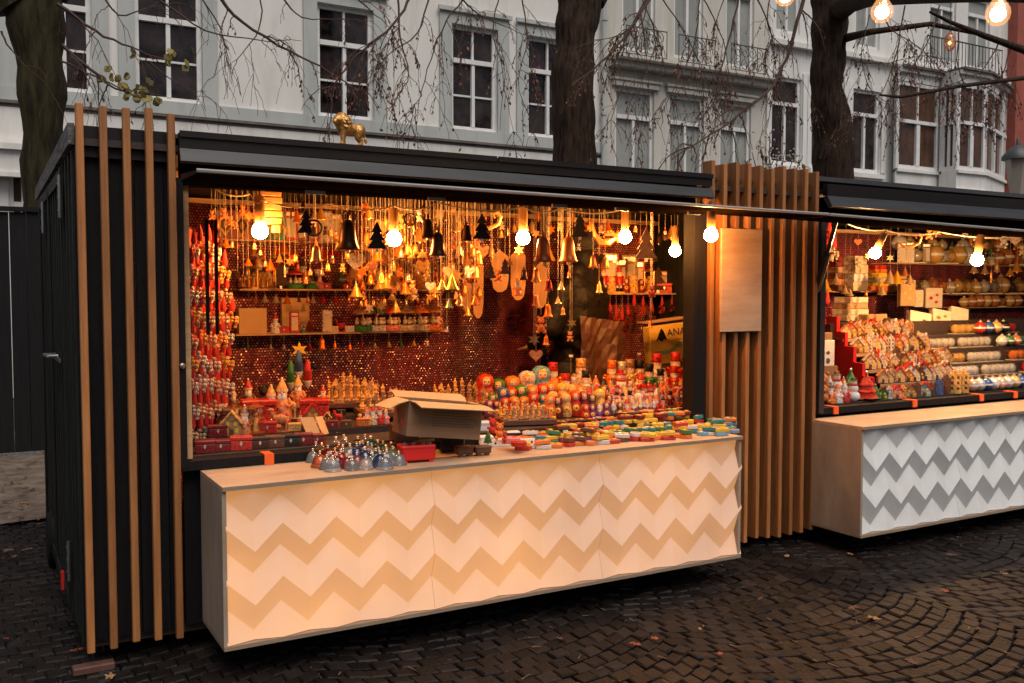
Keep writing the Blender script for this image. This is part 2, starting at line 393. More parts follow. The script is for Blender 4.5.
XA = lambda px: at(px, 100, Y=FY).x
zA = lambda px, py: at(px, py, Y=FY).z
# townhouse A
bA = thing('townhouse', 'long white plastered townhouse with blue-grey window surrounds behind the left stall', 'building', (0, 0, 0))
zb, zt = zA(474, 131), zA(474, 27)
wins = [(at(x0, 60, Y=FY).x, at(x1, 60, Y=FY).x) for x0, x1 in ((-45, -2), (36, 92), (135, 202), (317, 373), (451, 497), (527, 571))]
xAend = XA(602)
mb = MB(); ops = [(a, b, zb, zt) for a, b in wins]
lo = [(at(x0, 180, Y=FY).x, at(x1, 180, Y=FY).x, 1.0, zA(25, 172)) for x0, x1 in ((8, 37),)]
wall_open(mb, -14, xAend, 0, 11, ops + lo, FY)
mb.build('wall', M['plaster'], bA)
for a, b in wins:
    s = MB()
    for u0, u1 in ((a - .26, a), (b, b + .26)): s.box(u0, u1, FY - .05, FY - .002, zb, zt + .22)
    s.box(a, b, FY - .05, FY - .002, zt, zt + .22)
    s.box(a - .3, b + .3, FY - .11, FY - .052, zt + .22, zt + .30)
    so_ = s.build('window_surround', M['surround'], bA)
    window(bA, a, b, zb, zt, FY, transom=.665, muntins=(.335,))
for a, b, c, e in lo:
    window(bA, a, b, c, e, FY, transom=.8, muntins=(), pane='panewarm')
s = MB()
s.box(-14, xAend, FY - .07, FY - .003, zb - .22, zb - .002); s.build('sill_band', M['surround'], bA)
s = MB(); s.box(-14, xAend, FY - .10, FY - .003, zb - .27, zb - .223); s.box(-14, xAend, FY - .06, FY - .003, zb - .32, zb - .273); s.build('cornice', M['cornice'], bA)
s = MB(); s.box(-14, xAend, FY - .05, FY - .003, zb - .82, zb - .323); s.box(-14, xAend, FY - .10, FY - .052, zb - .90, zb - .82)
s.box(-14, xAend, FY - .07, FY - .003, zb - 1.3, zb - .903); s.build('frieze', M['plaster'], bA)
s = MB(); s.box(-14, xAend, FY - .13, FY - .003, zb - 1.34, zb - 1.303); s.build('string_course', M['cornice'], bA)
s = MB(); s.prism([(-14, 11), (xAend, 11), (xAend, 11.3), (-14, 11.3)], FY - .5, FY + 8, 0); s.prism([(-14, 11.3), (xAend, 11.3), (xAend, 11.35), (-14, 11.35)], FY - .4, FY + 8); s.build('roof', M['roofslate'], bA)
# shop front hood at the far left
s = MB(); p0 = XA(-20); p1 = at(38, 170, Y=FY).x; zh = zA(20, 152)
s.box(p0, p1, FY - .30, FY - .132, zh, zh + .09); s.box(p0 + .05, p1 - .05, FY - .22, FY - .132, zh - .35, zh); s.box(p0, p1, FY - .26, FY - .132, zh - .42, zh - .35)
s.build('shop_front_hood', M['plaster_cool'], bA)
s = MB(); a = XA(603) - .06
s.lathe([(.055, 2), (.055, 9.5)], 10, 0, Matrix.Translation((a, FY - .12, 0)))
for z in (3.5, 5.5, 7.5): s.lathe([(.07, z), (.07, z + .08)], 10, 0, Matrix.Translation((a, FY - .12, 0)))
s.build('downpipe', M['surround'], bA, smooth=True)

# townhouse B
bB = thing('townhouse', 'narrow grey-cream townhouse with scrolled iron balcony rails between two white houses', 'building', (0, 0, 0))
xB0, xB1 = xAend, XA(769)
zbB, ztB = zA(635, 190), zA(635, 89)
winsB = [(at(p, 120, Y=FY).x, at(q, 120, Y=FY).x) for p, q in ((615, 654), (669, 704), (720, 751))]
zU0, zU1 = zA(640, 52), zA(640, -45)
winsU = [(at(p, 30, Y=FY).x, at(q, 30, Y=FY).x) for p, q in ((622, 655), (674, 703), (726, 754))]
mb = MB(); wall_open(mb, xB0, xB1, 0, 12, [(a, b, zbB, ztB) for a, b in winsB] + [(a, b, zU0, zU1) for a, b in winsU], FY - .003)
mb.build('wall', M['plaster_grey'], bB)
for a, b in winsB:
    window(bB, a, b, zbB, ztB, FY, transom=.72, muntins=(), pane='paneblind', uppermid=False)
    s = MB(); s.box(a - .1, b + .1, FY - .09, FY - .005, ztB + .02, ztB + .14); s.box(a - .14, b + .14, FY - .13, FY - .005, ztB + .14, ztB + .19); s.build('window_hood', M['plaster_grey'], bB)
for a, b in winsU: window(bB, a, b, zU0, zU1, FY, transom=.8, muntins=(), pane='paneblind', uppermid=False)
s = MB(); s.box(xB0 + .15, xB1 - .1, FY - .42, FY - .005, zU0 - .30, zU0 - .20); s.box(xB0 + .15, xB1 - .1, FY - .30, FY - .005, zU0 - .42, zU0 - .30); s.build('ledge', M['plaster_grey'], bB)
s = MB(); s.box(xB0 + .15, xB1 - .1, FY - .432, FY - .422, zU0 - .305, zU0 - .27); s.build('ledge_drip', M['cornice'], bB)
for a, b in winsU:
    s = MB(); y = FY - .3; z = zU0 - .195
    s.tube([(a - .1, y, z + .62), (b + .1, y, z + .62)], .014, 5); s.tube([(a - .1, y, z + .04), (b + .1, y, z + .04)], .012, 5)
    n = 4
    for k in range(n):
        cx = a + (b - a) * (k + .5) / n
        for sg in (-1, 1):
            pts = []
            for t in range(15):
                th = t / 14 * 2.6 * PI; r = .035 + .10 * (1 - t / 14)
                pts.append((cx + sg * (.0 + r * math.sin(th)) , y, z + .32 + sg * .14 + r * math.cos(th)))
            s.tube(pts, .009, 4)
    for k in range(n + 1): cx = a - .1 + (b - a + .2) * k / n; s.tube([(cx, y, z), (cx, y, z + .64)], .010, 4)
    s.build('balcony_rail', M['iron'], bB)
s = MB(); s.box(xB0, xB1, FY - .4, FY + 8, 12, 12.4); s.build('roof', M['roofslate'], bB)

# townhouse C
bC = thing('townhouse', 'white townhouse with a projecting wooden bay window behind the right stall', 'building', (0, 0, 0))
xC0, xC1 = xB1, XA(1006)
zbC, ztC = zA(866, 172), zA(866, 90)
winsC = [(at(p, 120, Y=FY).x, at(q, 120, Y=FY).x) for p, q in ((771, 801), (811, 842), (852, 880))]
zV0, zV1 = zA(866, 48), zA(866, -30)
winsV = [(at(p, 20, Y=FY).x, at(q, 20, Y=FY).x) for p, q in ((776, 800), (856, 880), (930, 956), (968, 990))]
mb = MB(); wall_open(mb, xC0, xC1, 0, 13, [(a, b, zbC, ztC) for a, b in winsC] + [(a, b, zV0, zV1) for a, b in winsV], FY - .006)
mb.build('wall', M['plaster_cool'], bC)
for a, b in winsC:
    window(bC, a, b, zbC, ztC, FY, transom=.70, muntins=(), pane='pane', uppermid=False)
    s = MB(); s.box(a - .12, b + .12, FY - .12, FY - .008, zbC - .16, zbC - .05); s.box(a - .18, a - .02, FY - .05, FY - .008, zbC, ztC + .15); s.box(b + .02, b + .18, FY - .05, FY - .008, zbC, ztC + .15); s.build('window_surround', M['plaster_cool'], bC)
for a, b in winsV: window(bC, a, b, zV0, zV1, FY, transom=.75, muntins=(), pane='paneblind', uppermid=False)
s = MB(); s.box(xC0, xC1, FY - .16, FY - .008, zV0 - .34, zV0 - .22); s.box(xC0, XA(893), FY - .09, FY - .008, zbC - .62, zbC - .5); s.build('string_course', M['plaster_cool'], bC)
# bay
bz0, bz1 = zA(950, 192), zA(950, 86)
def bx(px, Y): return at(px, 140, Y=Y).x
pts = [(bx(893, FY), FY - .01), (bx(896, FY - .35), FY - .35), (bx(939, FY - .35), FY - .35), (bx(940, FY - .45), FY - .45), (bx(957, FY - .95), FY - .95), (bx(986, FY - .95), FY - .95), (bx(1003, FY - .2), FY - .2), (bx(1006, FY), FY - .01)]
zs_ = zA(950, 176); zsT = zA(950, 93)
s = MB()
def outline(off, z0, z1, mbq, m=0):
    q = [(x, y - off) for x, y in pts]; n = len(q)
    vs = [(x, y, z0) for x, y in q] + [(x, y, z1) for x, y in q]
    mbq.add(vs, [tuple(range(n))[::-1], tuple(range(n, 2 * n))] + [(i, i + 1, i + n + 1, i + n) for i in range(n - 1)], m)
outline(.0, bz0 - 1.2, zs_ - .08, s); outline(.07, zs_ - .08, zs_, s); outline(.05, bz0 - .2, bz0 - .05, s); s.build('bay_base', M['plaster_cool'], bC)
s = MB(); outline(.02, zsT + .0, zsT + .22, s); outline(.12, zsT + .22, zsT + .32, s); s.build('bay_cornice', M['plaster_cool'], bC)
s = MB(); outline(.20, zsT + .32, zsT + .38, s); s.build('bay_roof', M['cornice'], bC)
for (a, b) in zip(pts[:-1], pts[1:]):
    L_ = math.hypot(b[0] - a[0], b[1] - a[1])
    if L_ < .45: 
        q = MB(); T = Matrix.Translation((a[0], a[1], 0)) @ Matrix.Rotation(math.atan2(b[1] - a[1], b[0] - a[0]), 4, 'Z')
        q.box(0, L_, .0, .1, zs_, zsT, T=T); q.build('bay_post', M['winframe'], bC); continue
    T = Matrix.Translation((a[0], a[1], 0)) @ Matrix.Rotation(math.atan2(b[1] - a[1], b[0] - a[0]), 4, 'Z')
    window(bC, .02, L_ - .02, zs_, zsT, -.06, transom=.55, muntins=(), pane='panewarm', T=T, fw=.1, center=.14 if L_ > 1 else .05)
s = MB(); y = FY - .75; zr = zsT + .38
xs0, xs1 = bx(925, y), bx(1000, y)
s.tube([(xs0, y, zr + .75), (xs1, y, zr + .75)], .02, 5)
for k in range(23): cx = xs0 + (xs1 - xs0) * k / 22; s.tube([(cx, y, zr), (cx, y, zr + .75)], .010, 4)
s.build('balcony_rail', M['iron'], bC)
s = MB(); s.box(xC0, xC1, FY - .4, FY + 8, 13, 13.4); s.build('roof', M['roofslate'], bC)
# red brick house
bD = thing('brick_house', 'red brick house at the far right edge beyond the white townhouse', 'building')
mb = MB(); a = xC1; oD = [(a + .9, a + 1.8, zbC, ztC), (a + 2.8, a + 3.7, zbC, ztC), (a + .9, a + 1.8, zV0, zV1)]
wall_open(mb, a, a + 12, 0, 14, oD, FY - .3); mb.build('wall', M['brick'], bD)
for q in oD: window(bD, q[0], q[1], q[2], q[3], FY - .3, transom=.7, muntins=(), pane='pane')
s = MB(); s.box(a, a + 12, FY - .7, FY + 8, 14, 14.4); s.build('roof', M['roofslate'], bD)

# ---------------- dark board fence at the far left
fn = thing('board_fence', 'tall black close-boarded fence behind the stall at far left', 'fence', (0, 10.7, 0))
s = MB(); x = -5
zf = at(20, 212, Y=10.7).z
while x < 2.4:
    s.box(x, x + .145, R_.uniform(0, .008), .03, .06, zf + R_.uniform(-.005, .005)); x += .152
s.build('boards', M['black'], fn)
s = MB(); s.box(-5, 2.4, -.03, .06, zf + .006, zf + .05); s.build('capping_rail', M['black'], fn)
s = MB(); s.box(-5, 2.4, -.02, .05, 0, .058); s.build('plinth', M['weathered'], fn)

# ---------------- trees
M['bark'] = mat('mossy_bark', (.012, .007, .005), .95, spec=.2, c2=(.075, .046, .030), nscale=4, stretch=(5, 5, .9), bump=1.0, bscale=9, ramp=(.35, .7))
M['barkgreen'] = mat('green_bark', (.014, .010, .006), .95, spec=.2, c2=(.060, .052, .022), nscale=3, stretch=(4, 4, .8), bump=1.0, bscale=9, ramp=(.35, .7))
M['twig'] = mat('twig', (.075, .038, .026), .8)
M['dryleaf'] = mat('dry_leaf', (.20, .065, .035), .75, island=(.5, 1.5), c2=(.12, .05, .03), nscale=4)
M['greenleaf'] = mat('yellow_green_leaf', (.13, .10, .015), .6, island=(.5, 1.7))
TY = 11.5
def leaf(mb, p, L, rr, m=0):
    a = Euler((rr.uniform(-.7, .7), rr.uniform(-.5, .5), rr.uniform(0, 6.28))).to_matrix().to_4x4()
    T = Matrix.Translation(p) @ a
    w_ = L * rr.uniform(.16, .3)
    mb.add([(0, 0, 0), (w_, .003, -L * .35), (w_ * .7, 0, -L * .75), (0, -.004, -L), (-w_ * .8, 0, -L * .7), (-w_, .003, -L * .35), (0, -w_ * .4, -L * .5)],
           [(0, 6, 1), (1, 6, 2), (2, 6, 3), (3, 6, 4), (4, 6, 5), (5, 6, 0)], m, T)
def twig_sys(tw, lf, pts, r0, rr, depth_=0, leafy=.5, side=1.0, lfsz=.05):
    """a branch through pts, with side twigs that droop"""
    n = len(pts)
    P = []
    for i in range(n - 1):
        for k in range(4):
            t = k / 4; q = pts[i].lerp(pts[i + 1], t); P.append(q)
    P.append(pts[-1])
    # smooth
    for _ in range(2):
        P = [P[0]] + [(P[i - 1] + P[i] * 2 + P[i + 1]) / 4 for i in range(1, len(P) - 1)] + [P[-1]]
    P = [q + Vector((rr.uniform(-1, 1), rr.uniform(-1, 1), rr.uniform(-1, 1))) * (.012 if depth_ < 2 else .006) for q in P]
    m_ = len(P)
    tw.tube(P, [max(.0028, r0 * (1 - .8 * i / m_)) for i in range(m_)], 5 if depth_ == 0 else 4)
    if depth_ < 2:
        total = sum((P[i + 1] - P[i]).length for i in range(m_ - 1))
        k = int(total * (4.4 if depth_ == 0 else 6.0) * side)
        for _ in range(k):
            i = rr.randint(1, m_ - 2); b = P[i]; t = (P[i + 1] - P[i - 1]).normalized()
            sd = Vector((rr.uniform(-1, 1), rr.uniform(-.6, .6), rr.uniform(-1, .35))).normalized()
            ln = rr.uniform(.25, .9) * (1 if depth_ == 0 else .45)
            p1 = b + (t * .5 + sd * .7) * ln * .45; p2 = p1 + (t * .2 + sd * .4 + Vector((0, 0, -.7))) * ln * .55
            twig_sys(tw, lf, [b, p1, p2], max(.004, r0 * .42), rr, depth_ + 1, leafy, side, lfsz)
    if depth_ >= 1:
        for _ in range(int(leafy * rr.uniform(0, 9))):
            leaf(lf, P[rr.randint(m_ // 2, m_ - 1)], rr.uniform(.6, 1.2) * lfsz, rr)
def V(px, py, Y): return at(px, py, Y=Y)
def trunk(root, ps, rads, m, seg=18, seed=0):
    rr = random.Random(seed); mb = MB()
    P = []; Rr = []
    for i in range(len(ps) - 1):
        for k in range(8): t = k / 8; P.append(ps[i].lerp(ps[i + 1], t)); Rr.append(rads[i] * (1 - t) + rads[i + 1] * t)
    P.append(ps[-1]); Rr.append(rads[-1])
    for _ in range(3): P = [P[0]] + [(P[i - 1] + P[i] * 2 + P[i + 1]) / 4 for i in range(1, len(P) - 1)] + [P[-1]]
    mb.tube(P, [r * (1 + rr.uniform(-.03, .03)) for r in Rr], seg)
    mb.v = [(x + .018 * math.sin(9 * z + 5 * x), y, z + .01 * math.sin(20 * x)) for x, y, z in mb.v]
    return mb.build('trunk', m, root, smooth=True)
Z3 = Vector((0, 0, 1))
def ground(v): return Vector((v.x, v.y, -.1))
# tree 1
t1 = thing('lime_tree', 'mossy tree trunk behind the left end of the left stall', 'tree', group='bare lime trees behind the stalls')
a = V(36, 215, TY)
trunk(t1, [ground(a) + Vector((.1, 0, 0)), a + Vector((.02, 0, 0)), V(44, 110, TY), V(34, 0, TY), V(34, -60, TY), V(60, -300, TY)], [.36, .165, .22, .29, .33, .25], M['barkgreen'], seed=1)
s = MB(); s.tube([V(20, 5, TY), V(-4, -30, TY), V(-60, -90, TY)], [.26, .18, .12], 12); s.build('limb', M['barkgreen'], t1, smooth=True)
s = MB(); s.tube([V(50, -10, TY), V(90, -60, TY), V(180, -120, TY), V(330, -150, TY)], [.2, .15, .10, .05], 12); s.build('limb', M['barkgreen'], t1, smooth=True)
tw, lf = MB(), MB(); rr = random.Random(21)
for pts, r, lfy in (
    ([(58, 4), (95, 32), (130, 48), (165, 60)], .020, .1), ([(62, 45), (90, 70), (115, 88), (142, 100)], .022, .3),
    ([(62, 60), (95, 78), (128, 90), (165, 96)], .012, .4), ([(98, -10), (118, 18), (150, 8), (170, -8)], .012, .0),
    ([(215, -8), (240, 22), (290, 52), (330, 72), (362, 92)], .022, .6), ([(160, 0), (205, 32), (262, 42), (300, 40)], .012, .2),
    ([(200, -5), (228, 40), (222, 75)], .010, .0), ([(260, -10), (262, 30), (235, 60), (232, 75)], .010, .05),
    ([(0, 30), (10, 50), (20, 58)], .012, .1), ([(150, 62), (185, 90), (205, 92)], .008, .0), ([(280, -5), (300, 20), (345, 20)], .012, .3)):
    twig_sys(tw, lf, [V(x, y, TY - .6) for x, y in pts], r, rr, 0, lfy, side=1.0)
tw.build('twigs', M['twig'], t1); lf.build('leaves', M['dryleaf'], t1)
gl = MB()
for (x, y) in ((107, 72), (113, 77), (120, 80), (124, 84), (128, 88), (133, 92), (137, 97), (145, 92), (151, 82), (168, 57), (173, 53), (166, 62), (187, 66), (134, 55), (128, 95), (148, 100), (157, 101), (103, 80), (140, 88), (125, 78)):
    for _ in range(2):
        c = V(x + rr.uniform(-3, 3), y + rr.uniform(-3, 3), TY - .6); L = rr.uniform(.028, .055)
        T = Matrix.Translation(c) @ Euler((rr.uniform(.9, 1.9), rr.uniform(-.5, .5), rr.uniform(-.9, .9))).to_matrix().to_4x4()
        gl.add([(L * math.cos(k * PI / 4) * (1.0 if k % 2 else .8), L * math.sin(k * PI / 4), .008 * (k % 2)) for k in range(8)], [tuple(range(8))], 0, T)
gl.build('late_leaves', M['greenleaf'], t1)
# tree 2
t2 = thing('lime_tree', 'dark straight tree trunk rising behind the roof of the left stall', 'tree', group='bare lime trees behind the stalls')
a = V(575, 165, TY)
trunk(t2, [ground(a), a, V(572, 80, TY), V(576, 30, TY), V(580, 2, TY), V(577, -60, TY), V(570, -320, TY)], [.44, .32, .30, .285, .33, .32, .2], M['bark'], seed=2)
s = MB(); s.tube([V(592, 0, TY), V(615, -35, TY), V(660, -80, TY), V(720, -110, TY)], [.2, .14, .10, .05], 12); s.build('limb', M['bark'], t2, smooth=True)
s = MB(); s.tube([V(562, -20, TY), V(520, -60, TY), V(450, -90, TY), V(380, -110, TY)], [.2, .14, .10, .05], 12); s.build('limb', M['bark'], t2, smooth=True)
tw, lf = MB(), MB(); rr = random.Random(33)
for pts, r, lfy in (
    ([(412, -5), (395, 25), (362, 50), (340, 75), (330, 90)], .018, .9), ([(398, -5), (400, 40), (412, 75), (395, 100)], .014, .7),
    ([(430, -5), (420, 35), (385, 55), (372, 85)], .012, 1.3), ([(470, -8), (445, 20), (430, 60), (420, 100), (400, 120)], .012, .5),
    ([(500, -8), (490, 30), (505, 70), (500, 130)], .010, .6), ([(520, -8), (530, 40), (515, 80), (530, 120)], .010, .6),
    ([(350, -8), (370, 10), (385, 22)], .012, .6), ([(455, -8), (478, 15), (500, 25), (535, 38)], .012, .8),
    ([(652, -5), (630, 30), (600, 65), (572, 85)], .026, .6), ([(648, -5), (628, 35), (616, 60), (612, 75)], .020, .6),
    ([(650, -5), (640, 30), (600, 40), (575, 48)], .010, .6), ([(660, -5), (690, 40), (705, 80), (690, 100)], .010, .7),
    ([(640, -5), (660, 40), (640, 80), (650, 110)], .008, .5), ([(700, -5), (695, 50), (670, 95), (650, 140)], .010, .6),
    ([(625, 80), (610, 120), (612, 150)], .008, .7), ([(700, -8), (725, 40), (730, 85), (702, 120)], .010, .7)):
    twig_sys(tw, lf, [V(x, y, TY - 1.0) for x, y in pts], r, rr, 0, lfy, side=1.3)
tw.build('twigs', M['twig'], t2); lf.build('leaves', M['dryleaf'], t2)
# tree 3
t3 = thing('lime_tree', 'thick bent tree trunk between the two stalls, spreading overhead at the right', 'tree', group='bare lime trees behind the stalls')
a = V(833, 190, TY)
trunk(t3, [ground(a), a, V(834, 135, TY), V(826, 90, TY), V(829, 50, TY), V(830, 0, TY), V(826, -60, TY), V(820, -300, TY)], [.55, .34, .345, .27, .28, .31, .3, .2], M['bark'], seed=3)
tw, lf = MB(), MB(); rr = random.Random(5)
for q in ([(836, 12, TY, .20), (850, 2, TY - .8, .17), (872, -4, 9.5, .14), (905, -6, 7, .11), (945, -8, 5, .085), (1000, -10, 3.6, .07), (1090, -6, 2.9, .06)],
          [(1120, 95, 9, .08), (1024, 50, 9, .06), (985, 36, 9, .045), (950, 22, 9, .028), (930, 12, 9, .018)],
          [(1120, 50, 8, .045), (1024, 78, 8, .032), (960, 86, 8, .026), (900, 97, 8, .020), (880, 95, 8, .012)],
          [(838, 40, TY, .08), (870, 32, TY - 1, .05), (930, 24, TY - 1.5, .04), (985, 35, TY - 2, .03), (1024, 52, TY - 2, .03)]):
    s = MB(); s.tube([V(x, y, Y) for x, y, Y, _ in q], [r for *_, r in q], 12); s.build('limb', M['bark'], t3, smooth=True)
for pts, r, lfy, Yb in (
    ([(805, -5), (790, 50), (775, 85), (740, 115), (700, 142), (672, 158)], .030, .25, 10), ([(740, -5), (728, 45), (720, 75), (712, 110), (690, 125)], .016, .6, 10.5),
    ([(755, -5), (775, 40), (760, 60), (785, 110)], .012, .9, 10.5), ([(770, -5), (765, 30), (795, 55), (800, 80)], .010, .9, 10.5),
    ([(725, -5), (715, 20), (712, 60)], .010, .9, 10.5), ([(850, 60), (880, 65), (920, 55), (960, 60)], .010, .7, 10),
    ([(905, 5), (895, 60), (880, 100), (850, 120)], .012, .6, 9.5), ([(940, 5), (930, 40), (900, 85), (870, 130)], .012, .5, 9.5),
    ([(960, 25), (955, 60), (965, 90), (990, 110)], .012, .8, 9.0), ([(1000, 40), (985, 70), (950, 85), (930, 92)], .012, 1.0, 9.0),
    ([(880, 10), (890, 30), (925, 50), (940, 75)], .012, .9, 9.5), ([(1010, 50), (1000, 85), (960, 95), (945, 110)], .010, .9, 9.0),
    ([(870, 15), (858, 60), (875, 100), (900, 120)], .008, .6, 10), ([(1015, 60), (1010, 80), (990, 90), (985, 130)], .008, .7, 9)):
    twig_sys(tw, lf, [V(x, y, Yb) for x, y in pts], r, rr, 0, lfy, side=1.3)
tw.build('twigs', M['twig'], t3); lf.build('leaves', M['dryleaf'], t3)
# leafy shoots behind the slats between the stalls
sh = thing('climbing_shrub', 'thin shrub with pale seed heads sprouting above the stall between the slats and trunk', 'shrub', (V(765, 180, 9).x, 9, 0))
tw, lf, sd_ = MB(), MB(), MB(); rr = random.Random(9); o = Vector(sh.location)
for (x, y) in ((752, 152), (760, 138), (770, 132), (778, 145), (785, 150), (795, 152), (745, 160), (768, 150), (803, 156)):
    b = V(770 + (x - 770) * .5, 185, 9) - o; e = V(x, y, 9) - o
    tw.tube([Vector((b.x, 0, .2)), b, (b + e) / 2 + Vector((rr.uniform(-.05, .05), 0, 0)), e], [.02, .01, .007, .004], 5)
    for _ in range(10):
        q = b.lerp(e, rr.uniform(.2, 1.05)); sd_.ball(q + Vector((rr.uniform(-.09, .09), rr.uniform(-.1, .1), rr.uniform(-.05, .05))), .014, 6)
    for _ in range(4): leaf(lf, b.lerp(e, rr.uniform(0, .9)) + Vector((rr.uniform(-.08, .08), 0, 0)), .10, rr)
tw.build('stem', M['twig'], sh); lf.build('foliage', M['greenleaf'], sh); tag(sd_.build('seed_heads', mat('pale_seed', (.42, .36, .33), .8), sh), kind='stuff')

# ============================================================ STALLS
FRY = 4.40       # front plane of the slats
def fold_panel(parent, x0, n, ztop, zbot, yf, m, name='folded_panel'):
    """one zigzag-folded sheet: ridges stand out, valleys fall back"""
    per = .2403; hc = per / 2; dpt = .040
    ncol = int(n * 2)
    # (distance of the line's peak below the top, depth back from the front)
    base = [(.038, 1, 0), (.160, 0, 0), (.262, 1, 0), (.392, 0, 0), (.510, 1, 0)]
    amp = .112
    rows = [[(x0 + c * hc, yf + dpt * (.78 if c % 2 == 0 else .05), ztop) for c in range(ncol + 1)]]
    for zz, back, _ in base:
        rows.append([(x0 + c * hc, yf + dpt * back, max(zbot, ztop - zz - (amp if c % 2 else 0))) for c in range(ncol + 1)])
    rows.append([(x0 + c * hc, yf + dpt * (.74 if c % 2 else .0), zbot) for c in range(ncol + 1)])
    mb = B(); vs = [p for r in rows for p in r]; fs = []; w_ = ncol + 1
    for j in range(len(rows) - 1):
        for c in range(ncol): fs.append((j * w_ + c, (j + 1) * w_ + c, (j + 1) * w_ + c + 1, j * w_ + c + 1))
    mb.add(vs, fs)
    return mb.build(name, m, parent)

def counter(root, x0, x1, folds, m_fold, mtop, mend, dz=0):
    zt, zb_, y0, y1 = .847 + dz, .165 + dz, 4.0, 4.43
    s = B(); s.box(x0, x1, y0 - .012, y1, zt - .018, zt); s.build('counter_top', [mtop], root)
    s = B(); s.box(x0, x1, y0 - .014, y0 - .0125, zt - .018, zt - .001); s.build('counter_edge', [M['plyedge']], root)
    s = B(); s.box(x0, x0 + .018, y0, y1, zb_, zt - .019); s.build('end_board', [mend], root)
    s = B(); s.box(x1 - .018, x1, y0, y1, zb_, zt - .019); s.build('end_board', [mend], root)
    s = B(); s.box(x0, x1, y0 - .006, y1, zb_ - .018, zb_ - .001); s.build('bottom_board', [M['plyedge']], root)
    k = 0
    for xs_, n in folds:
        fold_panel(root, xs_, n, zt - .020, zb_ + .002, y0 - .004, m_fold)
    # backing
    s = B(); s.box(x0 + .02, x1 - .02, y0 + .06, y0 + .07, zb_, zt - .02); s.build('counter_back', [mend], root)

# ---------------- left stall
st = thing('market_stall', 'black wooden market stall with glowing zigzag counter panel and larch slats, left of the two', 'market stall', (0.38, FRY, 0))
S0 = Vector((0.38, FRY, 0))
class Off(MB):
    """builder in place coordinates whose mesh hangs under a root at a base point"""
    def __init__(s, o): super().__init__(); s.o = Vector(o)
    def build(s, name, mats, parent=None, **k):
        if parent is st or parent is st2_[0]:
            b = S0 if parent is st else S2
            s.v = [(x - b.x, y - b.y, z - b.z) for x, y, z in s.v]
        return super().build(name, mats, parent, **k)
S2 = Vector((4.88, FRY, 0)); st2_ = [None]
def B(): return Off((0, 0, 0))
XL, XO0, XO1, XR = 0.385, .815, 3.86, 4.80
def drape(root, x0, x1, Y, z0, z1, m):
    s = B(); nx_ = int((x1 - x0) / .03); vs = []; fs = []; nz_ = 8
    for j in range(nz_ + 1):
        for i in range(nx_ + 1):
            x = x0 + (x1 - x0) * i / nx_; v = j / nz_
            vs.append((x, Y - .016 * math.sin(x * 9 + 1.3 * math.sin(x * 2.1) + .5 * v) * (1 - .4 * v) - .008 * math.sin(x * 31 + v * 2), z0 + (z1 - z0) * v))
    for j in range(nz_):
        for i in range(nx_): a = j * (nx_ + 1) + i; fs.append((a, a + 1, a + nx_ + 2, a + nx_ + 1))
    s.add(vs, fs); o = s.build('backing_cloth', M[m], root, smooth=True); q = o.modifiers.new('thick', 'SOLIDIFY'); q.thickness = .003; q.offset = 1; return o
# slats left / right
for k in range(5):
    x = .388 + .0925 * k
    s = B(); s.bbox(x, x + .031, FRY, FRY + .036, .10 + R_.uniform(-.012, .012), 2.455 + R_.uniform(-.012, .012), .003); s.build('slat', M['slat'], st)
for k in range(10):
    x = 3.885 + .0985 * k
    s = B(); s.bbox(x, x + .03, FRY - .002, FRY + .084, .09 + R_.uniform(-.012, .012), 2.452 + R_.uniform(-.012, .012), .003); s.build('slat', M['slat'], st)
# dark front boards behind the slats
s = B()
x = XL
while x < XO0 - .03: s.box(x, min(x + .118, XO0 - .03), FRY + .085, FRY + .11, .12, 2.30); x += .122
s.build('front_boards', M['black'], st)
s = B(); x = XO1 + .01
while x < XR: s.box(x, x + .118, FRY + .085, FRY + .11, .12, 2.30); x += .122
s.build('front_boards', M['black'], st)
s = B(); s.box(XO0, XO1, FRY + .085, FRY + .11, .12, .84); s.build('front_boards', M['black'], st)
# left side wall, boarded double door
s = B(); y = FRY + .06
while y < 6.85: s.box(.395, .420, y, y + .104, .10, 2.28); y += .110
y = FRY + .10
while y < 6.8: s.box(.376, .3945, y, y + .035, .11, 2.27); y += .16
s.build('side_boards', M['side'], st)
s = B()
for y in (5.02, 5.03 + .85, 6.70): s.box(.368, .3755, y, y + .05, .12, 2.26)
for z in (.14, 2.22): s.box(.368, .3755, 5.075, 6.69, z - .03, z + .03)
s.build('side_door_frame', M['side'], st)
def hinge(y, z, h):
    s = B(); s.box(.358, .367, y, y + .045, z, z + h); s.lathe([(.009, z - .01), (.009, z + h + .01)], 8, 0, Matrix.Translation((.36, y - .004, 0)))
    for q in (.15, .5, .85): s.ball((.356, y + .022, z + h * q), .007, 6)
    s.build('hinge', M['steel'], st)
hinge(4.93, 2.02, .18); hinge(4.90, .30, .17); hinge(6.2, 2.02, .16)
s = B(); s.tube([(.365, 5.35, 1.335), (.32, 5.35, 1.335), (.31, 5.5, 1.335), (.365, 5.52, 1.335)], .009, 6); s.box(.360, .3675, 5.2, 5.6, 1.31, 1.33); s.build('latch', M['steel'], st)
s = B(); s.box(4.82, 4.85, FRY + .09, 6.8, .1, 2.3); s.build('side_boards', M['side'], st)
